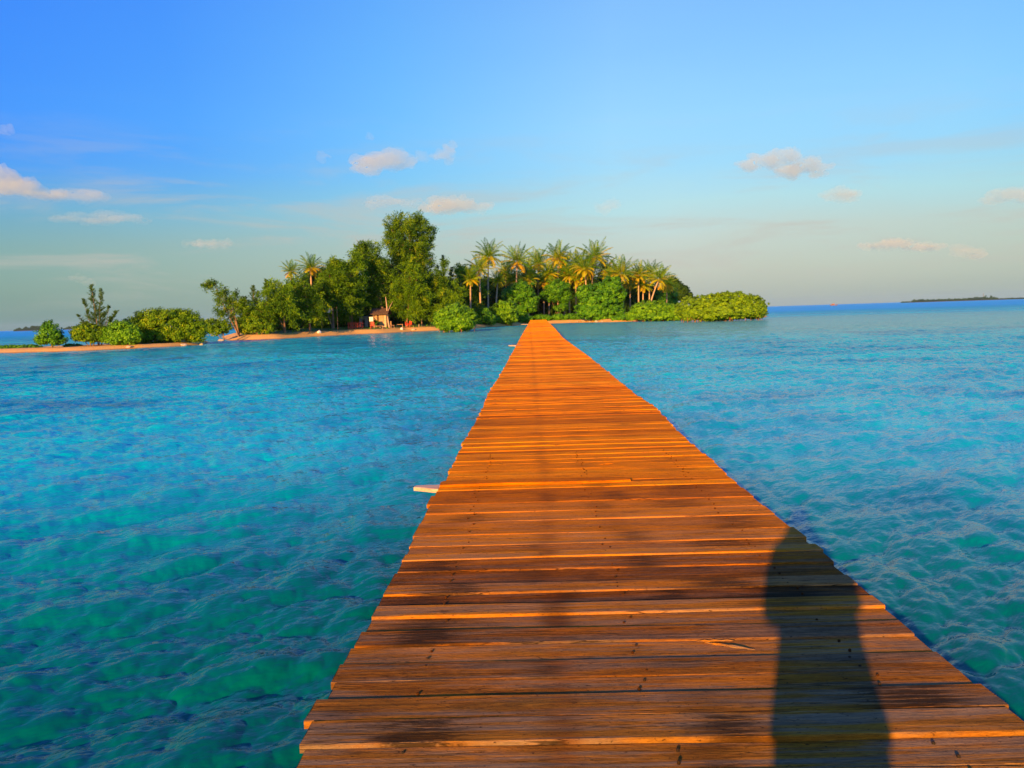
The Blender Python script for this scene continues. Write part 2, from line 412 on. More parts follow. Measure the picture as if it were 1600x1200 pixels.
# ------------------------------------------------------------------ jetty
def dz_at(py):   # deck plane height below the eye by photo row
    return np.interp(py, [499, 505, 512, 528, 1200], [1.05, 1.35, 1.42, 1.55, 1.55])
Lp = [(330, 1460), (463, 1200), (487, 1130), (529, 1055), (585, 960), (640, 855), (683, 766), (697, 747), (729, 682), (748, 651), (763, 615), (781, 587), (797.5, 557), (813, 528), (822.5, 512), (826.3, 505), (829.6, 499)]
Rp = [(1990, 1460), (1684, 1200), (1600, 1130), (1498, 1050), (1395, 960), (1302, 880), (1215, 808), (1141, 747), (1125, 730), (1057, 672), (1022, 634), (992, 615), (920, 557), (880, 528), (866, 512), (859, 505), (853, 499)]
def edge(pts):
    ys, xs = [], []
    for px, py in pts:
        p = at(px, py, ZC - dz_at(py)); ys.append(p.y); xs.append(p.x)
    return np.array(ys), np.array(xs)
Ly, Lx = edge(Lp); Ry, Rx = edge(Rp)
print('jetty edges', [(round(a, 1), round(b, 2)) for a, b in zip(Ly, Lx)], [(round(a, 1), round(b, 2)) for a, b in zip(Ry, Rx)])
Y_END = float(min(Ly[-1], Ry[-1]))
dzy = [at(840, y, ZC - dz_at(y)).y for y in (528, 512, 505, 499)]
def deck_z(y): return float(np.interp(y, dzy, [ZC - 1.55, ZC - 1.42, ZC - 1.35, ZC - 1.05]))
# boundaries of the near boards read off the photograph
by = [1164, 1124, 1086, 1060, 1032, 1006, 984, 961, 943, 925, 910, 889, 872, 861, 850, 833, 812, 798, 784, 770]
bY = [at(850, y, ZC - 1.55).y for y in by]
bounds = [bY[0]]
while bounds[0] > -4: bounds.insert(0, bounds[0] - random.uniform(0.15, 0.22))
bounds += bY[1:]
while bounds[-1] < Y_END: bounds.append(bounds[-1] + random.choice((0.11, 0.14, 0.17, 0.2)) * random.uniform(0.9, 1.1))
i0 = bounds.index(bY[0])
tint0 = {0: .46, 1: .38, 2: .34, 3: .30, 4: .44, 5: .28, 6: .42, 7: .52, 8: .12, 9: .46, 10: .18, 11: .28, 12: .62, 13: .42, 14: .6, 15: .50, 16: .62, 17: .55}
dzb0 = {-1: -.002, 0: .020, 1: .012, 2: .0, 3: .004, 4: -.002, 5: .012, 6: -.002, 7: .012, 8: -.006, 9: .006, 10: -.004, 11: .003, 12: .008}
PV, PF, PA, PB = [], [], [], []
nv = 0
Jg = random.Random(4)
for k in range(len(bounds) - 1):
    y0, y1 = bounds[k], bounds[k + 1]; ym = (y0 + y1) / 2
    kk = k - i0
    far = ym > 26
    nx = 40 if ym < 9 else (16 if ym < 26 else 5)
    gap = Jg.uniform(.002, .005)
    xl = float(np.interp(ym, Ly, Lx)) + Jg.gauss(0, .008) + (Jg.uniform(-.05, .02) if Jg.random() < .07 else 0)
    xr = float(np.interp(ym, Ry, Rx)) + Jg.gauss(0, .008) + (Jg.uniform(-.02, .04) if Jg.random() < .07 else 0)
    dz = dzb0[kk] * .8 if kk in dzb0 else Jg.gauss(0, .0026 if ym > 5 else .0035)
    skew = Jg.gauss(0, .004); ph = Jg.uniform(0, 50); tilt = Jg.gauss(0, .003)
    th_ = 0.032
    tn = tint0.get(kk, min(1, max(0, Jg.gauss(.55, .16))))
    if ym > 8: tn = min(1, max(0.1, Jg.gauss(.66, .13)))
    zb = deck_z(ym)
    bev = 0.004
    prof = [(0, -th_), (0, -bev), (.3, -.0022), (1, 0)]  # front side then mirrored
    xs = np.linspace(xl, xr, nx + 1)
    rows = []
    for xi, x in enumerate(xs):
        wob = 0.004 * mnoise.noise(Vector((x * 1.7, ph, 0))) * 2
        wob2 = 0.004 * mnoise.noise(Vector((x * 1.7, ph + 9, 3))) * 2
        wz = 0.0025 * mnoise.noise(Vector((x * 0.7, ph, 7))) * 2
        cup = Jg.gauss(0, .0004)
        a0 = y0 + gap / 2 + wob + skew * x; a1 = y1 - gap / 2 + wob2 + skew * x
        z = zb + dz + wz
        zl = z - tilt * .5; zr = z + tilt * .5
        ring_ = [(a0, zl - th_), (a0, zl - bev), (a0 + .0025, zl - .002), (a0 + bev, zl), ((a0 + a1) / 2, (zl + zr) / 2 + cup - .0015), (a1 - bev, zr), (a1 - .0025, zr - .002), (a1, zr - bev), (a1, zr - th_)]
        rows.append([(x, yy, zz) for yy, zz in ring_])
    rows = np.array(rows); nr_ = rows.shape[1]
    idx = np.arange(rows.shape[0] * nr_).reshape(rows.shape[0], nr_) + nv
    PV.append(rows.reshape(-1, 3))
    for q in range(nr_):
        q1 = (q + 1) % nr_
        f = np.stack([idx[:-1, q], idx[1:, q], idx[1:, q1], idx[:-1, q1]], -1)
        PF.append(f); PA.append(np.full(len(f), tn)); PB.append(np.full(len(f), Jg.random() if q == 0 else PB[-1][0]))
    for s_ in (0, -1):
        rg = idx[s_]
        for (a_, b_, c__, d_) in ((0, 1, 7, 8), (1, 2, 6, 7), (2, 3, 5, 6)):
            PF.append(np.array([[rg[a_], rg[b_], rg[c__], rg[d_]]])); PA.append([tn]); PB.append([.5])
    nv += rows.shape[0] * nr_
def wood_mat(name, loose=False):
    m, t, out = new_mat(name)
    tcn = t.node('ShaderNodeTexCoord'); P = tcn.outputs['Object']
    sp = t.node('ShaderNodeSeparateXYZ'); t.l.new(P, sp.inputs[0])
    x, y = sp.outputs[0], sp.outputs[1]
    tn = t.node('ShaderNodeAttribute', attribute_name='tint').outputs['Fac']
    sd = t.node('ShaderNodeAttribute', attribute_name='board').outputs['Fac']
    off = t.node('ShaderNodeCombineXYZ'); t.put(off.inputs[0], t.math('MULTIPLY', sd, 37.0)); t.put(off.inputs[2], t.math('MULTIPLY', sd, 11.0))
    Q = t.vmath('ADD', P, off.outputs[0])
    grain = t.noise(t.mapping(Q, scale=(2.6, 52, 52)), 1.0, 5, 0.72, 0.5)
    fine = t.noise(t.mapping(Q, scale=(22, 190, 190)), 1.0, 4, 0.75, 0.3)
    blot = t.noise(t.mapping(Q, scale=(2.2, 9, 3)), 1.0, 4, 0.6, 0.3)
    speck = t.noise(t.mapping(Q, scale=(.5, 1, 1)), 70, 3, 0.7)
    v = t.math('ADD', tn, t.math('MULTIPLY', t.math('SUBTRACT', grain, 0.5), 0.75))
    v = t.math('ADD', v, t.math('MULTIPLY', t.math('SUBTRACT', fine, 0.5), 0.75))
    v = t.math('ADD', v, t.math('MULTIPLY', t.math('SUBTRACT', blot, 0.5), 0.45), clamp=True)
    grey = t.ramp(v, [(0.0, rgb(.03, .018, .005)), (0.25, rgb(.13, .070, .014)), (0.5, rgb(.30, .160, .024)), (0.75, rgb(.47, .26, .035)), (1.0, rgb(.66, .42, .08))])
    red = t.ramp(v, [(0.0, rgb(.13, .033, .0005)), (0.25, rgb(.38, .098, .0008)), (0.5, rgb(.64, .187, .001)), (0.75, rgb(.79, .25, .0012)), (1.0, rgb(.90, .36, .006))])
    # the far boards are redder and brighter; the near ones weathered
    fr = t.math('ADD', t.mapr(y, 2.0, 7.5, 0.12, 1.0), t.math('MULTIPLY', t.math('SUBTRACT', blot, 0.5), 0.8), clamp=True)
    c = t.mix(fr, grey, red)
    wz_ = t.noise(t.mapping(Q, scale=(1.0, 16, 3)), 1.0, 4, 0.65, 0.2)
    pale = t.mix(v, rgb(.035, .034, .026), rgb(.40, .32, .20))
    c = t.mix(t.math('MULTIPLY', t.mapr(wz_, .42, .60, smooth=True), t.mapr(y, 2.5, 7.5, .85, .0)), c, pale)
    cn = t.noise(t.mapping(Q, scale=(1.5, 34, 10)), 1.0, 3, 0.55, 0.0)
    cm = t.noise(t.mapping(Q, scale=(1.2, 7, 3)), 1.0, 2, 0.5, 0.0)
    crack = t.math('MULTIPLY', t.mapr(t.math('ABSOLUTE', t.math('SUBTRACT', cn, .5)), .0, .018, 1.0, 0.0, smooth=True), t.mapr(cm, .50, .60, smooth=True))
    c = t.mix(t.math('MULTIPLY', crack, .8), c, rgb(.015, .010, .006))
    # damp and tar stains, streaked along the boards and different on each
    def spot(cx, wx, amp, shift):
        cj = t.math('ADD', cx, t.math('MULTIPLY', t.math('SUBTRACT', t.math('FRACT', t.math('MULTIPLY', sd, 17.3 + shift)), .5), wx * .9))
        dx = t.math('ABSOLUTE', t.math('SUBTRACT', x, cj))
        near_ = t.mapr(dx, 0.0, wx, 1.0, 0.0, smooth=True)
        on = t.mapr(t.math('FRACT', t.math('MULTIPLY', sd, 7.7 + shift)), .35, .75)
        n = t.noise(t.mapping(Q, scale=(3.2, 48, 1)), 1.0, 5, 0.7, 0.2)
        return t.math('MULTIPLY', t.math('MULTIPLY', t.mapr(t.math('ADD', t.math('ADD', n, t.math('MULTIPLY', t.math('SUBTRACT', fine, .5), .5)), t.math('MULTIPLY', near_, 0.22)), .56, .74, smooth=True), on), t.math('MULTIPLY', near_, amp * .72), clamp=True)
    s1 = spot(0.06, .20, 1.1, 0.0); s2 = spot(-.62, .46, 1.6, 3.1); s3 = spot(.62, .30, 1.4, 5.7); s4 = spot(1.25, .55, 1.6, 9.2)
    st = t.math('MAXIMUM', t.math('MAXIMUM', s1, s2), t.math('MAXIMUM', s3, s4))
    fadey = t.mapr(y, 4.0, 8.5, 1.0, 0.35)
    st = t.math('MULTIPLY', st, fadey)
    c = t.mix(t.math('MULTIPLY', st, .85), c, rgb(.022, .013, .005))
    # walked-on line along the middle
    lane = t.mapr(t.math('ABSOLUTE', t.math('SUBTRACT', x, 0.09)), 0.0, 0.10, 1.0, 0.0, smooth=True)
    lane = t.math('MULTIPLY', lane, t.mapr(t.noise(t.mapping(Q, scale=(4, 22, 1)), 1.0, 2), .4, .6))
    c = t.mix(t.math('MULTIPLY', lane, 0.30), c, rgb(.22, .06, .008))
    c = t.mix(t.mapr(speck, 0.62, 0.70, 0.0, 0.8), c, rgb(.02, .012, .008))
    h = t.math('ADD', t.math('MULTIPLY', grain, 0.010), t.math('MULTIPLY', fine, 0.0055))
    h = t.math('ADD', h, t.math('MULTIPLY', speck, 0.0022)); h = t.math('SUBTRACT', h, t.math('MULTIPLY', crack, 0.004))
    b = principled(t, out, Base_Color=c, Roughness=0.78, Normal=bump(t, h, 0.9, 1.0))
    b.inputs['Specular IOR Level'].default_value = 0.03
    return m
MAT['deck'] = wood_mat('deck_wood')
MAT['pale_board'] = simple_mat('pale_board_wood', (.46, .30, .17), (.70, .52, .34), 9, 0.85, (.3, 3, 3), 0.006)
jet = thing('jetty', 'long weathered orange-brown plank jetty running over the water to the island', 'jetty')
nG = Geo(); Jn = random.Random(9)
for k in range(len(bounds) - 1):
    y0, y1 = bounds[k], bounds[k + 1]
    if y0 < 1.5 or y0 > 9: continue
    for f_ in (.14, .5, .86):
        for g_ in (.28, .74):
            if Jn.random() < .15: continue
            ym = y0 + (y1 - y0) * (g_ + Jn.uniform(-.08, .08)); xx = float(np.interp(ym, Ly, Lx) * (1 - f_) + np.interp(ym, Ry, Rx) * f_) + Jn.uniform(-.03, .03)
            zz = deck_z(ym) + .004; r_ = .0065; nG.tube([(xx, ym, zz - .012), (xx, ym, zz), (xx, ym, zz + .0025)], [r_, r_, r_ * .6], 6)
nv0 = sum(len(a) for a in PV); PV.append(np.concatenate(nG.v)); nf_ = np.concatenate(nG.f); PF.append(nf_ + nv0); PA.append(np.full(len(nf_), -1.0)); PB.append(np.full(len(nf_), .5))
PVa = np.concatenate(PV); PFa = np.concatenate(PF)
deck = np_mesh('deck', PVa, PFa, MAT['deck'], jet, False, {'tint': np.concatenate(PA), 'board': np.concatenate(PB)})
# long bearers and cross beams under the boards, piles below
def loc_x(y, f): return float(np.interp(y, Ly, Lx) * (1 - f) + np.interp(y, Ry, Rx) * f)
for f in (0.14, 0.5, 0.86):
    G_ = Geo(); ys = np.arange(-3.8, Y_END, 4.0); pv = None
    for y in ys:
        y2 = min(y + 4.0, Y_END)
        a = np.array([loc_x(y, f), y, deck_z(y) - .115]); b_ = np.array([loc_x(y2, f), y2, deck_z(y2) - .115])
        h = np.array([.04, 0, 0]); u = np.array([0, 0, .07])
        G_.add([a - h - u, a + h - u, a + h + u, a - h + u, b_ - h - u, b_ + h - u, b_ + h + u, b_ - h + u],
               [[0, 1, 2, 3], [4, 7, 6, 5], [0, 4, 5, 1], [1, 5, 6, 2], [2, 6, 7, 3], [3, 7, 4, 0]], .4)
    G_.build('bearer', MAT['darkwood'], jet)
y = 1.2
while y < Y_END - 3:
    G_ = Geo(); c0 = loc_x(y, .5); hw = (loc_x(y, 1) - loc_x(y, 0)) / 2 - .12
    G_.box((c0, y, deck_z(y) - .25), (hw, .05, .06)); G_.build('cross_beam', MAT['darkwood'], jet)
    for f in (0.14, 0.86):
        G_ = Geo(); xx = loc_x(y, f); G_.tube([(xx, y + .12, deck_z(y) - .05), (xx, y + .12, -1.0), (xx + .02, y + .13, -2.2)], [.07, .075, .08], 8)
        G_.build('pile', MAT['darkwood'], jet, True)
    y += 5.0
# loose boards lying on / sticking out of the deck
def board(name, p0, p1, w_, th_, tn, broken0=False, broken1=False, parent=None, seed=1, mat='deck'):
    g_ = random.Random(seed)
    p0 = Vector(p0); p1 = Vector(p1); d = (p1 - p0); L = d.length; d.normalize(); s = Vector((0, 0, 1)).cross(d).normalized(); u = d.cross(s)
    n = max(4, int(L / .05)); rows = []
    for k in range(n + 1):
        f = k / n; wa = w_ / 2 + g_.uniform(-.003, .003); wb = w_ / 2 + g_.uniform(-.003, .003)
        if broken0: e = max(0, 1 - k * L / n / .22); wa *= 1 - .75 * e; wb *= 1 - .55 * e + g_.uniform(-.1, .1) * (e > 0)
        if broken1: e = max(0, 1 - (n - k) * L / n / .10); wa *= 1 - .1 * e; wb *= 1 - .45 * e
        c_ = p0 + d * (L * f) + u * (.004 * math.sin(f * 5))
        rows.append([tuple(c_ - s * wa - u * th_ / 2), tuple(c_ - s * wa + u * th_ * .35), tuple(c_ - s * (wa - .008) + u * th_ / 2), tuple(c_ + s * (wb - .008) + u * th_ / 2), tuple(c_ + s * wb + u * th_ * .35), tuple(c_ + s * wb - u * th_ / 2)])
    rows = np.array(rows); m_ = 6; idx = np.arange((n + 1) * m_).reshape(n + 1, m_); fs = []
    for q in range(m_): fs.append(np.stack([idx[:-1, q], idx[:-1, (q + 1) % m_], idx[1:, (q + 1) % m_], idx[1:, q]], -1))
    for e in (0, -1): fs.append(np.array([[idx[e, 0], idx[e, 1], idx[e, 4], idx[e, 5]], [idx[e, 1], idx[e, 2], idx[e, 3], idx[e, 4]]]))
    fs = np.concatenate(fs)
    return np_mesh(name, rows.reshape(-1, 3), fs, MAT[mat], parent, False, {'tint': np.full(len(fs), tn), 'board': np.full(len(fs), g_.random())})
ZD = ZC - 1.55
a = at(688, 757, ZD + .018); b_ = at(984, 748, ZD + .018)
board('loose_board', a, b_, .15, .022, .40, False, True, jet, 3)['label'] = 'raised board with a broken right end lying on the deck'
a = at(648, 763, ZD - .035); b_ = at(760, 766, ZD - .035)
board('projecting_board', a, b_, .20, .035, .95, True, False, jet, 5, 'pale_board')['label'] = 'pale pointed board end sticking out over the water'
a = at(795, 540, ZD - .02); b_ = at(812, 540, ZD - .02)
board('projecting_board', a, b_, .30, .05, .9, True, False, jet, 6, 'pale_board')['label'] = 'far pale board end sticking out over the water'
a = at(814, 507, ZD + .12); b_ = at(828, 506.6, ZD + .12)
board('projecting_board', a, b_, .45, .06, .9, True, False, jet, 7, 'pale_board')['label'] = 'pale board end sticking out near the island'
# splinters torn out of the near boards
for (x0, y0, x1, y1, seed) in ((845, 1137, 905, 1143, 1), (880, 1134, 985, 1131, 2), (925, 1146, 1040, 1137, 3), (1000, 1133, 1165, 1140, 4), (1088, 1003, 1150, 1000, 5), (1100, 1004, 1180, 1016, 6),
                               (935, 726, 960, 724, 8)):
    G_ = Geo(); a = at(x0, y0, ZD + .004); b_ = at(x1, y1, ZD + .004); g_ = random.Random(seed)
    n = 9; ps = [a.lerp(b_, k / n) + Vector((0, g_.uniform(-.004, .004), g_.uniform(0, .004))) for k in range(n + 1)]
    G_.tube(ps, [.001 + .0050 * math.sin(math.pi * k / n) * g_.uniform(.5, 1.2) for k in range(n + 1)], 4, .62)
    o = G_.build('splinter', MAT['deck'], jet)

# ------------------------------------------------------------------ foliage
def unit(n): v = rng.normal(size=(n, 3)); return v / np.linalg.norm(v, axis=1)[:, None]
def leaves(C, D, N, ln, wd, tint, bend=0.0):
    """quads at centres C, long axis D, facing N; arrays"""
    D = D / np.linalg.norm(D, axis=1)[:, None]
    S = np.cross(D, N); S /= np.maximum(np.linalg.norm(S, axis=1)[:, None], 1e-6)
    ln = np.asarray(ln)[:, None] if np.ndim(ln) else ln; wd = np.asarray(wd)[:, None] if np.ndim(wd) else wd
    a = C - D * ln / 2; b = C + D * ln / 2
    mL = C - S * wd / 2; mR = C + S * wd / 2
    V = np.stack([a, mR, b, mL], 1).reshape(-1, 3)
    n = len(C); Fq = np.arange(4 * n).reshape(n, 4)
    return V, Fq, tint
def lobe_world(lobe, d):
    px, py, rx, ry = lobe[:4]
    c = pt(px, py, d); s = d / F
    return np.array(c), rx * s, ry * s
def crown_casuarina(name, lobes, d, mat, parent, dens=1.0, size=1.0, spiky=0.0, origin=None, dd=0.9):
    G_ = Geo()
    for lb in lobes:
        c, rx, ry = lobe_world(lb, d)
        dy = lb[4] if len(lb) > 4 else 0; c = c + np.array([0, dy, 0])
        vol = rx * ry
        ncl = int(max(12, 17 * vol * dens))
        # sprays: rooted inside, reaching out and up, tips drooping
        nsub = int(max(6, 8.0 * vol ** .7)); us = unit(nsub); srad = rng.uniform(.55, .95, nsub)
        dims = np.array([rx, rx * dd, ry]); sc0 = us * srad[:, None] * dims
        which = rng.integers(0, nsub, ncl); u = unit(ncl); sr_ = (0.30 * min(rx, ry) + .28 * size) * rng.uniform(.7, 1.25, nsub)
        cc = c + sc0[which] + u * (sr_[which] * rng.random(ncl) ** .5)[:, None] * np.array([1, 1, 1.15])
        inner = rng.random(ncl) < .18; cc[inner] = c + (unit(ncl) * dims * .5)[inner]
        u = u * .6 + us[which] * .6
        tsub = rng.normal(0, .10, nsub)[which]
        tb = np.clip(rng.normal(0.46, 0.20, ncl) + tsub, 0, 1)
        per = 34
        o = u * np.array([1, 1, 0.55]) + np.array([0, 0, 0.35]) + rng.normal(size=(ncl, 3)) * .35
        o /= np.linalg.norm(o, axis=1)[:, None]
        Ls = (0.75 + 0.5 * rng.random(ncl)) * size
        k = rng.random((ncl, per))
        pos = cc[:, None, :] + o[:, None, :] * (k * Ls[:, None] * 1.1 - Ls[:, None] * .4)[..., None] - np.array([0, 0, 1]) * ((k ** 2) * Ls[:, None] * .35)[..., None]
        pos = pos + rng.normal(size=pos.shape) * (0.22 * size)
        Dv = o[:, None, :] * 0.7 + np.array([0, 0, -0.55]) * (1 - spiky) + np.array([0, 0, .8]) * spiky + rng.normal(size=pos.shape) * .45
        P_ = pos.reshape(-1, 3); Dv = Dv.reshape(-1, 3)
        n = len(P_)
        ti = np.clip(np.repeat(tb, per) + rng.normal(0, .10, n), 0, 1)
        V, Fq, ti = leaves(P_, Dv, unit(n) + np.array([0, -.6, .2]), rng.uniform(.30, .62, n) * size, rng.uniform(.07, .15, n) * size, ti)
        G_.add(V, Fq, ti)
    return finish(G_, name, mat, parent, origin)
def crown_leafy(name, lobes, d, mat, parent, dens=1.0, leaf=0.24, origin=None, dd=0.9, clump=0.45, hollow=0.72):
    G_ = Geo()
    for lb in lobes:
        c, rx, ry = lobe_world(lb, d)
        dy = lb[4] if len(lb) > 4 else 0; c = c + np.array([0, dy, 0])
        ncl = int(max(14, 22 * (rx * ry + rx * rx * .4) * dens))
        u = unit(ncl); rad = hollow + (1 - hollow) * rng.random(ncl) + 0.05 * rng.normal(size=ncl)
        seeds = unit(int(max(8, 9 * rx))); nd = (u @ seeds.T).max(1); rad = rad * (0.84 + .18 * np.clip((nd - .75) / .25, 0, 1))
        nzv = 1 + 0.10 * smooth_noise(u[:, 0] * 3 + c[0], u[:, 2] * 3 + u[:, 1] * 2, 1.6, 9)
        cc = c + u * (rad * nzv)[:, None] * np.array([rx, rx * dd, ry])
        tb = np.clip(rng.normal(0.5, 0.20, ncl), 0, 1)
        per = 34
        off = unit(ncl * per).reshape(ncl, per, 3) * (clump * rng.uniform(.4, 1.0, (ncl, per)))[..., None] * np.array([1, 1, .75])
        P_ = (cc[:, None, :] + off).reshape(-1, 3); n = len(P_)
        nrm = off.reshape(-1, 3) / clump + np.repeat(u, per, 0) * .8 + rng.normal(size=(n, 3)) * .45 + np.array([0, 0, .35])
        Dv = np.cross(nrm, unit(n)) + np.array([0, 0, -.2])
        Dv = Dv - nrm * (np.sum(Dv * nrm, 1) / np.maximum(np.sum(nrm * nrm, 1), 1e-6))[:, None]
        ti = np.clip(np.repeat(tb, per) + rng.normal(0, .16, n), 0, 1)
        V, Fq, ti = leaves(P_, Dv, nrm, rng.uniform(.8, 1.25, n) * leaf, rng.uniform(.5, .75, n) * leaf, ti)
        G_.add(V, Fq, ti)
    return finish(G_, name, mat, parent, origin)
def crown_plume(name, axes, d, mat, parent, origin, size=1.0):
    """pointed feathery plumes: axes = (px0, py0, px1, py1, half width px)"""
    G_ = Geo(); s_ = d / F
    for (x0, y0, x1, y1, wpx) in axes:
        a = np.array(pt(x0, y0, d)); b = np.array(pt(x1, y1, d)); H = np.linalg.norm(b - a)
        nb = int(15 * H / size); f = rng.random(nb) ** .85; az = rng.uniform(0, 2 * np.pi, nb)
        L = wpx * s_ * (1.04 - f) ** .8 * rng.uniform(.45, 1.3, nb) * 1.25 + .12
        o = np.stack([np.cos(az), np.sin(az), rng.uniform(.5, 1.1, nb)], -1); o /= np.linalg.norm(o, axis=1)[:, None]
        per = 20; k = rng.random((nb, per)); p0 = a + (b - a) * f[:, None]
        pos = p0[:, None, :] + o[:, None, :] * (k * L[:, None])[..., None] + rng.normal(size=(nb, per, 3)) * .05 * size
        Dv = (o[:, None, :] + rng.normal(size=pos.shape) * .35).reshape(-1, 3); P_ = pos.reshape(-1, 3); n = len(P_)
        V, Fq, ti = leaves(P_, Dv, unit(n), rng.uniform(.20, .42, n) * size, rng.uniform(.03, .06, n) * size, np.clip(rng.normal(.5, .22, n), 0, 1)); G_.add(V, Fq, ti)
    return finish(G_, name, mat, parent, origin)
def plume_tree(label, axes, d, tb, mat='grey_needles', r=.06, group='casuarina trees on the island', size=1.0):
    base = base_of(tb, d); o = thing('casuarina_tree', label, 'tree', base, group)
    crown_plume('crown', axes, d, MAT[mat], o, base, size)
    trunk(o, base, [pt(a[2] * .9 + a[0] * .1, a[3] * .9 + a[1] * .1, d) for a in axes], r, MAT['bark'], limbs=False)
    return o
def finish(G_, name, mat, parent, origin):
    V = np.concatenate(G_.v)
    if origin is not None: V = V - np.array(origin)
    V[:, 2] = np.maximum(V[:, 2], -0.02 - (origin[2] if origin is not None else 0) + 0.05)
    return np_mesh(name, V, np.concatenate(G_.f), mat, parent, False, {'tint': np.concatenate(G_.a)})
def base_of(px, d, pyb=None):
    x, y = wp(px, d); z = float(ground_z(np.array([x]), np.array([y]))[0])
    return (x, y, max(z, -0.3))
def trunk(parent, base, tops, r, mat, name='trunk', limbs=True):
    """tapered trunk from base to each top (world) as one mesh, local coords"""
    G_ = Geo(); b0 = Vector(base)
    g_ = random.Random(int(abs(base[0]) * 91 + base[1]))
    for k, tp in enumerate(tops):
        tp = Vector(tp); rr_ = r * (1 if k == 0 else .6)
        st = b0 - b0 + Vector((g_.uniform(-.1, .1) * k, g_.uniform(-.1, .1) * k, -.25))
        end = tp - b0; pts = []; n = 7
        for q in range(n + 1):
            f = q / n; p = st.lerp(end, f); p.x += math.sin(f * 3.0 + k) * .12 * (f > 0); p.y += math.cos(f * 4.0 + k) * .10
            pts.append(p)
        G_.tube(pts, [rr_ * (1.25 if q == 0 else 1) * (1 - .8 * q / n) for q in range(n + 1)], 8, .5)
        if limbs:
            for q in range(7):
                f = g_.uniform(.35, .92); p = st.lerp(end, f); an = g_.uniform(0, 6.28); L = g_.uniform(.8, 2.0) * (end.length / 8)
                e = p + Vector((math.cos(an) * L, math.sin(an) * L, L * g_.uniform(.3, .9)))
                G_.tube([p, p.lerp(e, .5) + Vector((0, 0, .1)), e], [rr_ * .4 * (1.1 - f), rr_ * .25 * (1.1 - f), rr_ * .08], 6, .5)
    return G_.build(name, mat, parent, True)

def cas_tree(label, lobes, d, tb=None, mat='casuarina', r=.16, group='casuarina trees on the island', dens=1.0, size=1.0, spiky=0.0, extra=None, stems=1, name='casuarina_tree', cat='tree'):
    px = tb if tb is not None else lobes[0][0]
    base = base_of(px, d); o = thing(name, label, cat, base, group)
    crown_casuarina('crown', lobes, d, MAT[mat], o, dens, size, spiky, base)
    tops = [pt(l[0], l[1] - l[3] * .3, d + (l[4] if len(l) > 4 else 0)) for l in lobes[:max(stems, 1)]]
    trunk(o, base, tops, r, MAT['bark'])
    if extra:
        for (ex, ey) in extra:
            b2 = base_of(ex, d); G_ = Geo(); off = Vector(b2) - Vector(base); tp = Vector(pt(ex + 1, ey, d)) - Vector(base)
            G_.tube([off - Vector((0, 0, .2)), off.lerp(tp, .5), tp], [r * .9, r * .75, r * .5], 8, .5); G_.build('trunk', MAT['bark'], o, True)
    return o
def leafy_tree(label, lobes, d, tb=None, mat='mangrove', leaf=.24, group='mangrove bushes along the shore', dens=1.0, r=.10, name='mangrove_bush', cat='bush', roots=False, clump=.45, rootmat='bark', dd=.9, hollow=.72):
    px = tb if tb is not None else lobes[0][0]
    base = base_of(px, d); o = thing(name, label, cat, base, group)
    crown_leafy('crown', lobes, d, MAT[mat], o, dens, leaf, base, dd, clump, hollow)
    tops = [pt(l[0], l[1], d + (l[4] if len(l) > 4 else 0)) for l in lobes[:3]]
    trunk(o, base, tops, r, MAT[rootmat], 'trunk')
    if roots:
        G_ = Geo(); g_ = random.Random(int(px))
        for l in lobes:
            c, rx, ry = lobe_world(l, d)
            for q in range(int(min(14, rx * 2.5))):
                an = g_.uniform(0, 6.28); rad_ = math.sqrt(g_.random()); x = c[0] + rx * .9 * rad_ * math.cos(an); y = c[1] + rx * dd * .9 * rad_ * math.sin(an)
                p = Vector((x, y, -.4)) - Vector(base); h = .4 + g_.uniform(.5, 1.1)
                G_ = Geo(); G_.tube([p, p + Vector((g_.uniform(-.15, .15), g_.uniform(-.15, .15), h * .6)), p + Vector((g_.uniform(-.4, .4), g_.uniform(-.3, .3), h))], [.035, .03, .025], 6, .5)
                G_.build('prop_root', MAT['root'], o, True)
    return o

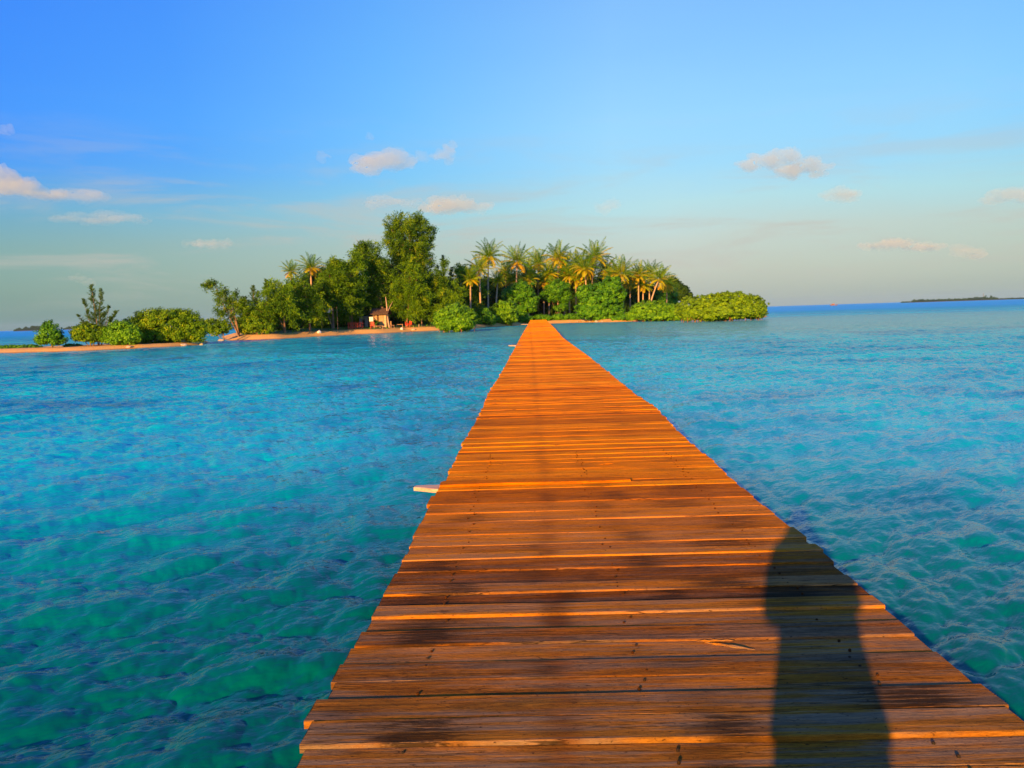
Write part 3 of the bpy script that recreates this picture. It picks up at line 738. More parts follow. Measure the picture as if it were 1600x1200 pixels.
# palms ------------------------------------------------------------
def palm_crown_geo(seed, radius=4.6, n=30, droop=1.0):
    g_ = np.random.default_rng(seed); G_ = Geo()
    for k in range(n):
        f = k / (n - 1)                       # 0 = youngest, upright; 1 = oldest, hanging
        az = k * 2.39996 + g_.uniform(-.25, .25)
        el_ = R(86 - 112 * f ** 0.95 + g_.uniform(-8, 8)); L = radius * (0.80 + .35 * math.sin(math.pi * min(1, f + .25))) * g_.uniform(.85, 1.1)
        
        ns = 13; p = np.zeros(3); h = np.array([math.cos(az), math.sin(az), 0]); pts = [p.copy()]; e = el_
        for q in range(ns):
            e -= R((1.6 + 6.6 * droop * (q / ns)) * (.55 + .6 * f)); e = max(e, R(-86))
            p = p + (h * math.cos(e) + np.array([0, 0, math.sin(e)])) * L / ns; pts.append(p.copy())
        pts = np.array(pts); side = np.array([-math.sin(az), math.cos(az), 0])
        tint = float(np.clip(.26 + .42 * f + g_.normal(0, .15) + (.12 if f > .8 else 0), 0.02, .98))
        # rachis
        wv_ = np.linspace(.05, .012, ns + 1)[:, None] * side
        V = np.concatenate([pts - wv_, pts + wv_]); Fq = [[q, q + 1, ns + 2 + q, ns + 1 + q] for q in range(ns)]
        G_.add(V, Fq, min(1, tint + .18))
        # leaflets
        m_ = 30
        s_ = np.linspace(.10, .99, m_); ii = s_ * ns; i_ = np.floor(ii).astype(int).clip(0, ns - 1); fr = (ii - i_)[:, None]
        c_ = pts[i_] * (1 - fr) + pts[i_ + 1] * fr; tg = pts[i_ + 1] - pts[i_]; tg /= np.linalg.norm(tg, axis=1)[:, None]
        nrm = np.cross(tg, side); nrm *= np.sign(nrm[:, 2:3] + 1e-6)
        ll = (1.05 * np.sin(np.pi * (s_ * .82 + .14)) ** .7 * radius / 4.6)
        for sg in (-1, 1):
            D = side * sg * .85 + tg * .55 - nrm * .15 + np.array([0, 0, -.38]) * (1 + .5 * f) + g_.normal(size=(m_, 3)) * .09
            D /= np.linalg.norm(D, axis=1)[:, None]
            V, Fq, ti = leaves(c_ + D * ll[:, None] * .5, D, np.cross(D, tg) + 1e-3, ll, .105, np.clip(tint + g_.normal(0, .07, m_), 0, 1))
            G_.add(V, Fq, ti)
    # nuts and flower stalks
    for k in range(7):
        a = g_.uniform(0, 6.28); c = np.array([math.cos(a) * .26, math.sin(a) * .26, -.2 - g_.uniform(0, .3)]); r_ = .12
        pp = [Vector(c + np.array([0, 0, r_ * z_])) for z_ in (-1, -.6, 0, .6, 1)]
        G_.tube(pp, [.02, r_ * .8, r_, r_ * .8, .02], 6, .72)
    return G_
palm_meshes = []
for s_ in range(6):
    G_ = palm_crown_geo(20 + s_, 4.6, 36 + s_ % 3 * 4, (.8, 1.25, 1.0, .7, 1.4, 1.1)[s_])
    o = G_.build('crown', MAT['palm'], None); palm_meshes.append(o.data); bpy.data.objects.remove(o)
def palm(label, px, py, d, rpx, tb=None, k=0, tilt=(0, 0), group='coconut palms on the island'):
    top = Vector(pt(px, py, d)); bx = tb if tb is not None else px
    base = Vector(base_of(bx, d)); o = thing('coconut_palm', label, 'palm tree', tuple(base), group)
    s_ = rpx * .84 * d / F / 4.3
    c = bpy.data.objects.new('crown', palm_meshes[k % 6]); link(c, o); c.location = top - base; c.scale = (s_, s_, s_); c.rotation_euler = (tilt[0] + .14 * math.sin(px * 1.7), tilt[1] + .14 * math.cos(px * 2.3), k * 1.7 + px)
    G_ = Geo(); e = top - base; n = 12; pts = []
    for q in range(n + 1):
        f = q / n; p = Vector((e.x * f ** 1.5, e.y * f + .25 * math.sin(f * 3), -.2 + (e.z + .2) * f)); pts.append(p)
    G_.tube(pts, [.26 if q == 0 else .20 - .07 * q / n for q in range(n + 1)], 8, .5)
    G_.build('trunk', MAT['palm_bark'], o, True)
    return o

# ------------------------------------------------------------------ vegetation
def ds(px, off=0.0, front=None):
    f = frontA if front is None else front
    py = np.interp(px, [a for a, b in f], [b for a, b in f]); return at(px, float(py)).y + off
fB = frontB
GB = 'bushes and young trees on the sand spit'
leafy_tree('small dark green bush alone at the left end of the sand spit', [(78, 524, 20, 16), (76, 511, 11, 10), (88, 530, 14, 10), (66, 530, 12, 9)], ds(78, 2.6, fB), mat='broadleaf', leaf=.16, dens=2.6, group=GB, clump=.28)
plume_tree('thin feathery young casuarina with pointed tips on the sand spit', [(152, 528, 143, 446, 13), (155, 520, 158, 452, 10), (148, 522, 130, 468, 8), (156, 524, 183, 486, 8), (146, 524, 122, 492, 6), (158, 510, 170, 478, 7)], ds(150, 4.5, fB), 152, 'grey_needles', .06, GB, .8)
leafy_tree('low round bush at the foot of the young casuarina', [(138, 519, 27, 15), (126, 523, 17, 11), (156, 521, 18, 13), (146, 526, 34, 8)], ds(140, 4.0, fB), mat='casuarina_light', leaf=.17, dens=2.0, group=GB, clump=.3)
leafy_tree('wide domed dark green thicket, largest on the sand spit', [(262, 507, 46, 27), (215, 515, 38, 22), (296, 512, 26, 24), (238, 500, 30, 18), (280, 495, 22, 14), (310, 524, 14, 12), (250, 525, 50, 12)],
           ds(255, 4.2, fB), mat='casuarina_light', leaf=.19, dens=1.7, group=GB, clump=.42, dd=.6)
leafy_tree('light green rounded bush at the left foot of the wide thicket', [(186, 518, 26, 19), (168, 525, 14, 11), (204, 522, 18, 15), (190, 529, 34, 9)], ds(184, 2.6, fB), mat='mangrove', leaf=.2, dens=2.0, group=GB, clump=.32, dd=.7)
leafy_tree('low far bush seen in the gap beyond the sand spit', [(328, 509, 20, 12), (312, 512, 12, 9)], 150, mat='casuarina', leaf=.3, dens=1.0, group=GB)

GI = 'casuarina trees on the island'
cas_tree('leaning casuarina with a windswept top reaching left at the island point', [(362, 482, 18, 24), (353, 458, 13, 13), (336, 446, 17, 6), (322, 444, 9, 3), (343, 468, 5, 9), (374, 468, 10, 14), (380, 490, 16, 22), (350, 488, 9, 14)],
         ds(370, 3.0), 372, 'casuarina', .16, GI, 1.2, .75, stems=3)
leafy_tree('yellow green bush under the leaning casuarina', [(347, 511, 17, 12), (336, 515, 10, 8)], ds(356, 2.6), mat='casuarina_light', leaf=.2, dens=1.6, group='low bushes on the island', clump=.35)
leafy_tree('low bush right of the leaning casuarina trunk', [(400, 508, 22, 13), (420, 512, 14, 9)], ds(400, 3.2), mat='casuarina_light', leaf=.2, dens=1.6, group='low bushes on the island', clump=.35)
plume_tree('sparse grey green casuarina with spiky tip behind the point', [(398, 515, 395, 446, 14), (396, 505, 404, 456, 10), (394, 500, 380, 462, 9)], ds(398, 6), 398, 'grey_needles', .09, GI, 1.1)
plume_tree('feathery casuarina tip standing above the pale olive casuarina', [(420, 500, 416, 438, 13), (424, 500, 428, 446, 10)], ds(420, 9), 420, 'grey_needles', .09, GI, 1.1)
cas_tree('light green casuarina with several thin stems near the point', [(404, 492, 22, 26), (418, 478, 18, 24), (392, 500, 14, 14)], ds(405, 4.5), 392, 'casuarina_light', .10, GI, 1.1, .75, stems=2, extra=[(400, 505)])
cas_tree('pale olive casuarina with feathery top left of the left palms', [(437, 462, 24, 24), (418, 452, 6, 16), (448, 485, 30, 24), (425, 488, 20, 22)], ds(440, 6), 444, 'casuarina_light', .17, GI, 1.1, .85, stems=2)
cas_tree('dark casuarina with a reddish trunk on the beach edge', [(474, 450, 20, 24), (462, 482, 26, 26), (488, 482, 22, 26)], ds(483, 5), 484, 'casuarina', .17, GI, 1.2, .9)
cas_tree('broad green casuarina behind the hanging cloths', [(515, 438, 26, 32), (502, 465, 24, 28), (535, 462, 24, 30), (520, 415, 14, 12)], ds(515, 9), 520, 'casuarina', .2, GI, 1.25, .95, stems=2)
cas_tree('olive casuarina left of the tallest one with rounded top', [(548, 434, 24, 34), (540, 475, 26, 28), (556, 405, 15, 13)], ds(548, 8), 548, 'casuarina_light', .2, GI, 1.2, .95, stems=2)
cas_tree('high shouldered dark casuarina just left of the tallest one', [(576, 402, 24, 24), (566, 385, 14, 10), (588, 425, 20, 32), (572, 455, 28, 34)], ds(575, 12), 604, 'casuarina', .22, GI, 1.25, 1.0, stems=2)
cas_tree('tallest casuarina of the island with a great domed crown', [(640, 374, 37, 38), (627, 350, 20, 16), (660, 385, 18, 24), (612, 372, 13, 24), (652, 350, 16, 14), (655, 420, 24, 24), (628, 402, 20, 18), (612, 350, 12, 10), (670, 368, 13, 16), (640, 352, 28, 18), (632, 385, 30, 28), (655, 400, 26, 22)],
         ds(640, 14), 640, 'casuarina', .38, GI, .95, .85, stems=3)
cas_tree('mid green casuarina on three trunks standing before the tallest one', [(640, 440, 26, 36), (622, 462, 20, 34), (655, 462, 24, 32), (640, 482, 30, 20)], ds(640, 6), 634, 'casuarina_light', .16, GI, 1.2, .85, extra=[(640, 500), (646, 500)])
cas_tree('slender casuarina right of the tallest one above the beach', [(688, 442, 18, 26), (682, 470, 20, 28), (694, 412, 6, 10)], ds(686, 7), 671, 'casuarina', .14, GI, 1.2, .85)
plume_tree('grey green spiky casuarina behind the round shore bush', [(694, 505, 692, 400, 15), (702, 500, 706, 418, 13), (712, 500, 716, 434, 13), (688, 495, 684, 415, 10)], ds(700, 22), 700, 'grey_needles', .14, GI, 1.5)
cas_tree('drooping casuarina over the right end of the beach', [(696, 478, 20, 26), (710, 462, 18, 26), (678, 492, 12, 14)], ds(690, 4), 686, 'casuarina_light', .13, GI, 1.1, .8)
cas_tree('rounded casuarina left of the pair of tall palms', [(728, 438, 24, 26), (722, 470, 24, 26), (742, 452, 16, 22)], ds(728, 26), 728, 'casuarina_light', .2, GI, 1.1, 1.0, stems=2)

GP = 'coconut palms on the island'
palm('small palm with upright fronds standing left above the casuarinas', 455, 424, ds(455, 24), 21, k=0)
palm('orange palm beside the small one above the casuarinas', 485, 419, ds(485, 22), 27, tb=488, k=1)
palm('orange fronded palm showing in the gap left of the tallest casuarina', 613, 424, ds(613, 30), 22, k=2)
palm('left palm of the pair with a lit trunk right of the casuarinas', 749, 420, ds(750, 14), 27, tb=751, k=3)
palm('right palm of the pair, tall with a spread crown', 763, 402, ds(763, 20), 32, k=4)
palm('short palm low between the tall pair and the next tall palm', 778, 438, ds(778, 14), 20, tb=774, k=5)
palm('tall palm with hanging yellow fronds left of the jetty end', 808, 408, ds(808, 20), 33, tb=806, k=0, tilt=(.05, .1))
palm('dusky palm directly beyond the jetty end', 841, 413, ds(841, 30), 29, k=2)
palm('palm with long dark upper fronds right beyond the jetty end', 872, 404, ds(872, 26), 32, k=1, tilt=(0, -.1))
palm('green palm low behind the two right of the jetty', 858, 428, ds(858, 20), 24, k=5)
palm('small dark palm top between two taller crowns', 903, 412, ds(903, 34), 27, k=3)
palm('golden palm leaning over the broadleaf tree', 914, 420, ds(914, 14), 31, tb=918, k=4)
palm('tall palm with dark pointed top above the broadleaf tree', 930, 402, ds(930, 20), 33, tb=922, k=0, tilt=(0, .08))
palm('low green palm left of the golden one', 890, 430, ds(890, 22), 24, k=2)
palm('bright orange palm right of the broadleaf tree', 970, 427, ds(970, 12), 33, tb=975, k=3, tilt=(.1, 0))
palm('palm partly hidden behind the bright orange one', 958, 434, ds(958, 18), 24, tb=952, k=5)
palm('slim palm with straight trunk, third from the right end', 998, 430, ds(998, 16), 26, k=1)
palm('dark topped palm, second from the right end', 1015, 428, ds(1015, 22), 25, k=4)
palm('last palm at the right end with a leaning trunk', 1030, 436, ds(1030, 12), 28, tb=1013, k=0, tilt=(0, .15))
palm('palm crown behind the pair of tall palms', 790, 424, ds(790, 30), 24, k=1)
palm('palm crown between the jetty end palms', 824, 422, ds(824, 26), 25, k=3)
palm('low palm crown behind the slim straight palm', 985, 440, ds(985, 24), 24, k=2)
for k, (x, y, r_, lb) in enumerate(((735, 436, 22, 'low palm under the left of the tall pair'), (800, 438, 24, 'low palm below the tall yellow palm'), (850, 440, 22, 'low palm behind the thin stemmed round tree'),
        (882, 418, 26, 'broad palm between the middle pair'), (900, 436, 24, 'low palm left of the broadleaf tree top'), (945, 422, 26, 'palm just right of the tall dark topped one'), (921, 436, 24, 'low palm behind the broadleaf tree top'),
        (1005, 446, 22, 'low palm between the two last trunks'), (1042, 446, 20, 'lowest palm at the right end before the blue dark tree'), (826, 436, 22, 'low palm right of the tall yellow palm'))):
    palm(lb, x, y, ds(min(x, 1040), 18 + (k * 7) % 12), r_ * 1.12, k=k + 2)
palm('palm crown peeping left of the pair of tall palms', 722, 432, ds(722, 40), 22, k=5)

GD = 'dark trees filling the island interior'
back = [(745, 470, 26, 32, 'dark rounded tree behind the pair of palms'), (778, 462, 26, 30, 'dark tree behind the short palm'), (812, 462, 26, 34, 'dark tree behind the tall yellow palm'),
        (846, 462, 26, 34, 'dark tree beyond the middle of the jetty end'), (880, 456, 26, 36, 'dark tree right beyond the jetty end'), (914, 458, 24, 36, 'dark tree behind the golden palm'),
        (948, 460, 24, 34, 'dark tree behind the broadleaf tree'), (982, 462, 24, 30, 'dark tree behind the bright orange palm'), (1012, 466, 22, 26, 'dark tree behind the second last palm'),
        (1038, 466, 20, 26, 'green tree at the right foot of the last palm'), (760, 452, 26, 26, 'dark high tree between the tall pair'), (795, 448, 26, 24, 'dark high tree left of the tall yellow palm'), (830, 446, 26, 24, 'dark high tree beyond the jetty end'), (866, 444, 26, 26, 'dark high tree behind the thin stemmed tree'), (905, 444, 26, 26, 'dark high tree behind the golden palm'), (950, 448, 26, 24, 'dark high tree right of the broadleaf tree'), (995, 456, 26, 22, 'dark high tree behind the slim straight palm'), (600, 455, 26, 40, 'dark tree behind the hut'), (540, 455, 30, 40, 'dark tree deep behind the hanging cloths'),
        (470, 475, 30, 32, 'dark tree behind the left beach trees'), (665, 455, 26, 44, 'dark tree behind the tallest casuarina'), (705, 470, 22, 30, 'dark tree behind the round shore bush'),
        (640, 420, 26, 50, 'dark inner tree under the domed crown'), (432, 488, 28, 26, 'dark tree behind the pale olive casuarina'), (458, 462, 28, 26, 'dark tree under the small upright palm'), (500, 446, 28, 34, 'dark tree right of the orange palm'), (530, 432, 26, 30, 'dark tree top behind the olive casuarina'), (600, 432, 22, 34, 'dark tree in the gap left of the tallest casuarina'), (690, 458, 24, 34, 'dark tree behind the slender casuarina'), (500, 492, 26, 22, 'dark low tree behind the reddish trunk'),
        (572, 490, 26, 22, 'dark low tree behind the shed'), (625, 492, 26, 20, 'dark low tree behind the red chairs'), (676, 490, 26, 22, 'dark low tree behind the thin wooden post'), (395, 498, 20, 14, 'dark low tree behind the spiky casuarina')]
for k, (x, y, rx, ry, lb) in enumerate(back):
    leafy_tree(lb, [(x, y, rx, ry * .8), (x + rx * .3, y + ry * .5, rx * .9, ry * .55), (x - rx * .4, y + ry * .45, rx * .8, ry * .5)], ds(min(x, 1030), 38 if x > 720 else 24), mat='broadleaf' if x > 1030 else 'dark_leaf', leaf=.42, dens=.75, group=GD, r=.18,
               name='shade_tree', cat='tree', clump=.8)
leafy_tree('blue dark rounded tree beyond the right end of the palms', [(1051, 444, 13, 11), (1060, 456, 16, 13), (1048, 462, 12, 16), (1070, 466, 8, 8)], 240, mat='dark_leaf', leaf=.45, dens=1.0, group=GD, name='shade_tree', cat='tree', clump=.7, r=.2)
leafy_tree('tiny dark treetop right of the blue dark tree', [(1077, 461, 5, 4), (1079, 467, 5, 5)], 240, mat='dark_leaf', leaf=.45, dens=1.4, group=GD, name='shade_tree', cat='tree', clump=.5, r=.12)

GS = 'green shrubs and small trees by the jetty end'
leafy_tree('round bright bush standing in the water at the right end of the beach', [(712, 495, 29, 22), (696, 500, 20, 17), (728, 500, 17, 17), (712, 506, 30, 12)], at(712, 519.5).y + 3.5, mat='mangrove', leaf=.24, dens=1.9, roots=True, clump=.38)
leafy_tree('light green bush low at the shore right of the round bush', [(757, 495, 12, 14), (766, 500, 10, 9), (748, 500, 9, 9)], ds(757, 5), mat='broadleaf', leaf=.26, dens=1.4, group=GS, clump=.4)
leafy_tree('round mangrove bush at the water left of the jetty end', [(788, 486, 22, 19), (776, 493, 16, 13), (797, 494, 13, 13)], ds(788, 4), mat='mangrove', leaf=.28, dens=1.5, group=GS, clump=.42)
leafy_tree('spreading green tree above the bush left of the jetty end', [(812, 456, 24, 17), (797, 462, 15, 14), (828, 468, 14, 14), (822, 480, 16, 9), (812, 488, 14, 8)], ds(812, 12), mat='broadleaf', leaf=.32, dens=1.0, group=GS, r=.16, name='broadleaf_tree', cat='tree', clump=.55)
leafy_tree('thin stemmed round topped tree beyond the jetty end', [(871, 452, 20, 16), (860, 462, 16, 10), (884, 462, 10, 12), (876, 480, 12, 6)], ds(871, 12), mat='broadleaf', leaf=.30, dens=1.0, group=GS, r=.10, name='broadleaf_tree', cat='tree', clump=.55)
leafy_tree('low green scrub on the shore right of the large light leaved tree', [(975, 496, 14, 6), (962, 498, 10, 4)], ds(975, 2), mat='broadleaf', leaf=.26, dens=2.2, group=GS, r=.04, name='shore_plant', cat='plant', clump=.3)
leafy_tree('large light leaved tree hanging over the shore right of the jetty', [(938, 466, 32, 24), (957, 446, 16, 14), (912, 457, 13, 11), (925, 482, 26, 16), (955, 482, 22, 17), (968, 460, 10, 14), (942, 494, 20, 8)], ds(940, 4.5), mat='broadleaf', leaf=.40, dens=.95, group=GS, r=.16, name='broadleaf_tree', cat='tree', clump=.55)
for k, (x, lb) in enumerate(((846, 'low creeping plants right beside the jetty end'), (872, 'low leafy plants on the shore right of the jetty end'), (893, 'low leafy plants at the left foot of the large light leaved tree'))):
    leafy_tree(lb, [(x, 496.5 - k * .5, 14, 5.5), (x + 8, 497, 9, 4.5)], ds(x, 4), mat='broadleaf', leaf=.26, dens=2.2, group=GS, r=.04, name='shore_plant', cat='plant', clump=.3)
leafy_tree('green plants left beside the jetty end', [(812, 500, 12, 6), (825, 498, 8, 6)], ds(815, 4.5), mat='broadleaf', leaf=.22, dens=2.2, group=GS, r=.04, name='shore_plant', cat='plant', clump=.3)
GM = 'mangrove bushes along the shore'
leafy_tree('lower of the two clipped looking mangroves at the right end, darker green', [(1003, 485, 20, 15), (1024, 486, 25, 16), (1046, 487, 20, 14), (1028, 494, 40, 8), (990, 493, 12, 8)], at(1020, 502.5).y + 2.5, mat='mangrove', leaf=.27, dens=1.8, roots=True, clump=.34, dd=.7)
leafy_tree('long bright yellow green mangrove ending the island on the right', [(1084, 482, 27, 17), (1112, 478, 28, 19), (1142, 476, 34, 20), (1170, 479, 26, 18), (1184, 484, 15, 14), (1080, 490, 22, 11), (1130, 488, 58, 12)], at(1120, 503.0).y + 5, mat='mangrove_bright', leaf=.21, dens=2.8, roots=True, clump=.28, dd=.7, hollow=.86)
leafy_tree('small mangrove joining the two on the right', [(1062, 488, 14, 12), (1058, 492, 12, 9)], at(1060, 502).y + 7, mat='mangrove', leaf=.26, dens=1.8, roots=True, clump=.34)

for k, (x, y, rx, ry, lb) in enumerate(((446, 506, 22, 11, 'dark scrub between the pale olive and the reddish trunked casuarina'), (500, 506, 24, 12, 'dark scrub just left of the hanging cloths'), (528, 503, 20, 13, 'green shrub just right of the hanging cloths'),
        (553, 501, 20, 13, 'dark scrub behind the red pickets'), (617, 500, 14, 12, 'dark scrub behind the lone wooden chair'), (650, 499, 24, 13, 'dark scrub behind the three trunks'), (677, 497, 18, 14, 'dark scrub left of the round shore bush'), (745, 490, 22, 16, 'dark scrub right of the round shore bush'), (380, 512, 14, 8, 'low scrub at the foot of the leaning casuarina'))):
    leafy_tree(lb, [(x, y, rx, ry), (x + rx * .4, y + ry * .2, rx * .7, ry * .8)], ds(x, 15 if x > 430 else 8), mat='casuarina' if k % 2 else 'dark_leaf', leaf=.26, dens=1.3, group='low bushes on the island', r=.05, clump=.45)
for (x, y, rx, lb) in ((14, 542.5, 26, 'low green creeper along the back of the sand spit at the left edge'), (44, 541.5, 16, 'low green creeper left of the lone dark green bush'), (112, 540, 14, 'low green creeper between the lone bush and the young casuarina')):
    leafy_tree(lb, [(x, y, rx, 3.0), (x + rx * .5, y + .3, rx * .7, 2.4)], ds(x, 5.5, fB), mat='broadleaf', leaf=.14, dens=4.0, group=GB, r=.02, name='shore_plant', cat='plant', clump=.15)
# grass strips and shore litter
def grass_patch(name, pts, n, label=None):
    pass
gp = []
for _ in range(26000):
    x = random.uniform(-105, 45); y = random.uniform(70, 190)
    gp.append((x, y))
gp = np.array(gp); gz = ground_z(gp[:, 0], gp[:, 1]); k_ = (gz > .55) & (gz < 1.2)
gp = np.column_stack([gp, gz])[k_]; n = len(gp)
D = unit(n) * .5 + np.array([0, 0, 1.0]); ln = rng.uniform(.16, .42, n)
V, Fq, ti = leaves(gp + np.array([0, 0, .12]), D, unit(n), ln, ln * .35, np.clip(rng.normal(.5, .2, n), 0, 1))
tag(np_mesh('grass', V, Fq, MAT['broadleaf'], None, False, {'tint': ti}), 'short grass and creepers edging the beach', 'grass', kind='stuff')

leafy_tree('small scrub clump in front of the left corner of the tan hut', [(585, 503, 6, 4), (589, 505, 5, 3)], ds(587, 6.6), mat='casuarina', leaf=.15, dens=3.0, group='low bushes on the island', r=.03, clump=.2)
def rock(px, d, r, label, seed, sq=.6, mat='rock', z=None):
    bm = bmesh.new(); bmesh.ops.create_icosphere(bm, subdivisions=3, radius=1)
    for v in bm.verts:
        n_ = mnoise.noise(v.co * 1.3 + Vector((seed * 7.1, 0, 0))); v.co *= 1 + .35 * n_ + .12 * mnoise.noise(v.co * 4 + Vector((seed, 3, 1)))
        v.co.z *= sq
    bmesh.ops.scale(bm, vec=(r, r * .8, r), verts=bm.verts)
    me = bpy.data.meshes.new('rock'); bm.to_mesh(me); bm.free(); me.materials.append(MAT[mat])
    for p in me.polygons: p.use_smooth = True
    o = bpy.data.objects.new('rock', me); link(o); x, y = wp(px, d); gz_ = float(ground_z(np.array([x]), np.array([y]))[0])
    o.location = (x, y, (max(gz_, -.02) + r * sq * .3) if z is None else z); o.rotation_euler = (0, 0, seed)
    return tag(o, label, 'rock', 'rocks along the shore')
rock(498, ds(498, 2.2), .30, 'pale round boulder on the grass edge below the hanging cloths', 1, .9, 'white')
rock(627, ds(627, 3.0), .30, 'pale round boulder in front of the red chair', 2, .9, 'white')
rock(645, ds(645, 1.6), .35, 'flat brown rock on the beach below the three trunks', 3)
rock(286, ds(286, .5, fB), .32, 'reddish rock at the waterline below the wide thicket', 4)
rock(313, ds(313, .4, fB), .25, 'small rock at the right tip of the sand spit', 5)
rock(344, ds(356, .0), .45, 'dark flat rock awash in the gap between spit and island', 6, .4)
for k, (x, w_) in enumerate(((902, .35), (911, .5), (921, .35), (932, .55), (940, .3), (890, .3))):
    rock(x, ds(x, .8), w_, ['small pale rock at the waterline, second from the jetty', 'orange lit rock third from the jetty on the waterline', 'small rock midway in the shore row right of the jetty', 'broadest pale rock of the shore row right of the jetty', 'last small rock of the row under the large light leaved tree', 'first small rock of the shore row right of the jetty'][k], 8 + k, .45)
rock(200, ds(200, .8, fB), .35, 'brown rock in the sand below the light green rounded bush', 21, .4)
rock(1183, at(1183, 499).y + 1.0, .6, 'reddish rock under the right end of the long bright mangrove', 22, .4)

# ------------------------------------------------------------------ beach furniture
def G3(px, d):
    x, y = wp(px, d); return (x, y, float(ground_z(np.array([x]), np.array([y]))[0]))
# hut
d = ds(596, 8.0); b0 = G3(593, d); s_ = d / F
h = thing('beach_hut', 'small tan walled hut with a dark doorway under the casuarinas', 'hut', b0)
W2 = 11.5 * s_; H_ = 21 * s_
g1 = Geo(); g1.box((-W2 * .62, 0, H_ / 2), (W2 * .30, .05, H_ / 2)); g1.box((W2 * .42, 0, H_ / 2), (W2 * .50, .05, H_ / 2)); g1.build('wall', MAT['tan'], h)
g1 = Geo()
for sx in (-1, 1): g1.box((sx * W2 * .93, 1.25, H_ / 2), (.05, 1.2, H_ / 2))
g1.box((0, 2.5, H_ / 2), (W2 * .93, .05, H_ / 2)); g1.build('wall', MAT['tan'], h)
g1 = Geo(); g1.box((-W2 * .20, .12, H_ * .45), (W2 * .12, .03, H_ * .45)); g1.build('door', MAT['darkwood'], h)
g1 = Geo(); g1.box((W2 * .78, -.09, H_ * .45), (W2 * .12, .035, H_ * .42)); g1.build('cloth', MAT['pale_board'], h)['label'] = 'pale cloth hanging at the right side of the wall'
g1 = Geo(); g1.add([(-W2 * 1.25, -.6, H_ * .98), (W2 * 1.25, -.6, H_ * .98), (W2 * 1.25, 1.25, H_ * 1.4), (-W2 * 1.25, 1.25, H_ * 1.4), (-W2 * 1.25, 3.1, H_ * .98), (W2 * 1.25, 3.1, H_ * .98),
                    (-W2 * 1.25, -.6, H_ * 1.03), (W2 * 1.25, -.6, H_ * 1.03), (W2 * 1.25, 1.25, H_ * 1.46), (-W2 * 1.25, 1.25, H_ * 1.46), (-W2 * 1.25, 3.1, H_ * 1.03), (W2 * 1.25, 3.1, H_ * 1.03)],
                   [[0, 3, 2, 1], [3, 4, 5, 2], [6, 7, 8, 9], [9, 8, 11, 10], [0, 1, 7, 6], [4, 10, 11, 5], [0, 6, 9, 3], [3, 9, 10, 4], [1, 2, 8, 7], [2, 5, 11, 8]]); g1.build('roof', MAT['darkwood'], h)
# grey shed left of it
d = ds(570, 9.0); b0 = G3(568, d); h = thing('grey_shed', 'low grey shed with a dark opening left of the tan hut', 'shed', b0)
g1 = Geo(); g1.box((-.45, 0, .8), (.22, .05, .8)); g1.box((.42, 0, .8), (.22, .05, .8)); g1.box((0, 0, 1.4), (.22, .05, .2)); g1.box((0, 1.6, .8), (.66, .05, .8)); g1.box((-.64, .8, .8), (.04, .74, .79)); g1.box((.62, .8, .8), (.04, .74, .79)); g1.build('wall', MAT['grey'], h)
g1 = Geo(); g1.box((0, .7, 1.66), (.85, 1.1, .05)); g1.build('roof', MAT['grey'], h)
# notice board
d = ds(580, 5.5); b0 = G3(580, d); h = thing('notice_board', 'blank cream board on two posts left of the hut', 'notice board', b0)
g1 = Geo(); g1.box((0, 0, 1.35), (.29, .025, .33)); g1.build('panel', MAT['white'], h)
for sx in (-.2, .2):
    g1 = Geo(); g1.tube([(sx, .05, -.1), (sx, .05, 1.65)], .025, 6); g1.build('post', MAT['plainwood'], h)
# red chairs
def chair(px, off, label, rz=0.0, s=1.0):
    b0 = G3(px, ds(px, off)); o = thing('garden_chair', label, 'chair', b0, 'red chairs on the beach', rz)
    g1 = Geo(); g1.box((0, 0, .42 * s), (.26 * s, .25 * s, .025)); g1.build('seat', MAT['red'], o)
    g1 = Geo(); g1.box((0, .25 * s, .76 * s), (.25 * s, .02, .27 * s)); g1.build('backrest', MAT['red'], o)
    for sx in (-1, 1):
        g1 = Geo(); g1.box((sx * .27 * s, .0, .64 * s), (.025, .24 * s, .02)); g1.build('armrest', MAT['red'], o)
        for sy in (-1, 1):
            g1 = Geo(); g1.tube([(sx * .26 * s, sy * .23 * s, .0), (sx * .24 * s, sy * .22 * s, .62 * s if sy < 0 else 1.0 * s)], .022 * s, 6); g1.build('leg', MAT['red'], o)
    return o
chair(581.5, 4.6, 'red chair in front of the cream board', .1, .95)
chair(636, 4.2, 'red chair facing left beside the three trunks', 1.2, .9)
chair(640, 4.8, 'red chair at the foot of the right trunk of three', -.4, .9)
# red post fence
b0 = G3(555, ds(555, 6)); h = thing('picket_fence', 'short row of red pickets between the trees left of the shed', 'fence', b0)
for k in range(9):
    g1 = Geo(); x = (k - 4) * .27; g1.box((x, 0, .48), (.055, .03, .50 + .03 * math.sin(k * 2.1))); g1.build('picket', MAT['red'], h)
for z in (.28, .72):
    g1 = Geo(); g1.box((0, .05, z), (1.2, .018, .04)); g1.build('rail', MAT['red'], h)
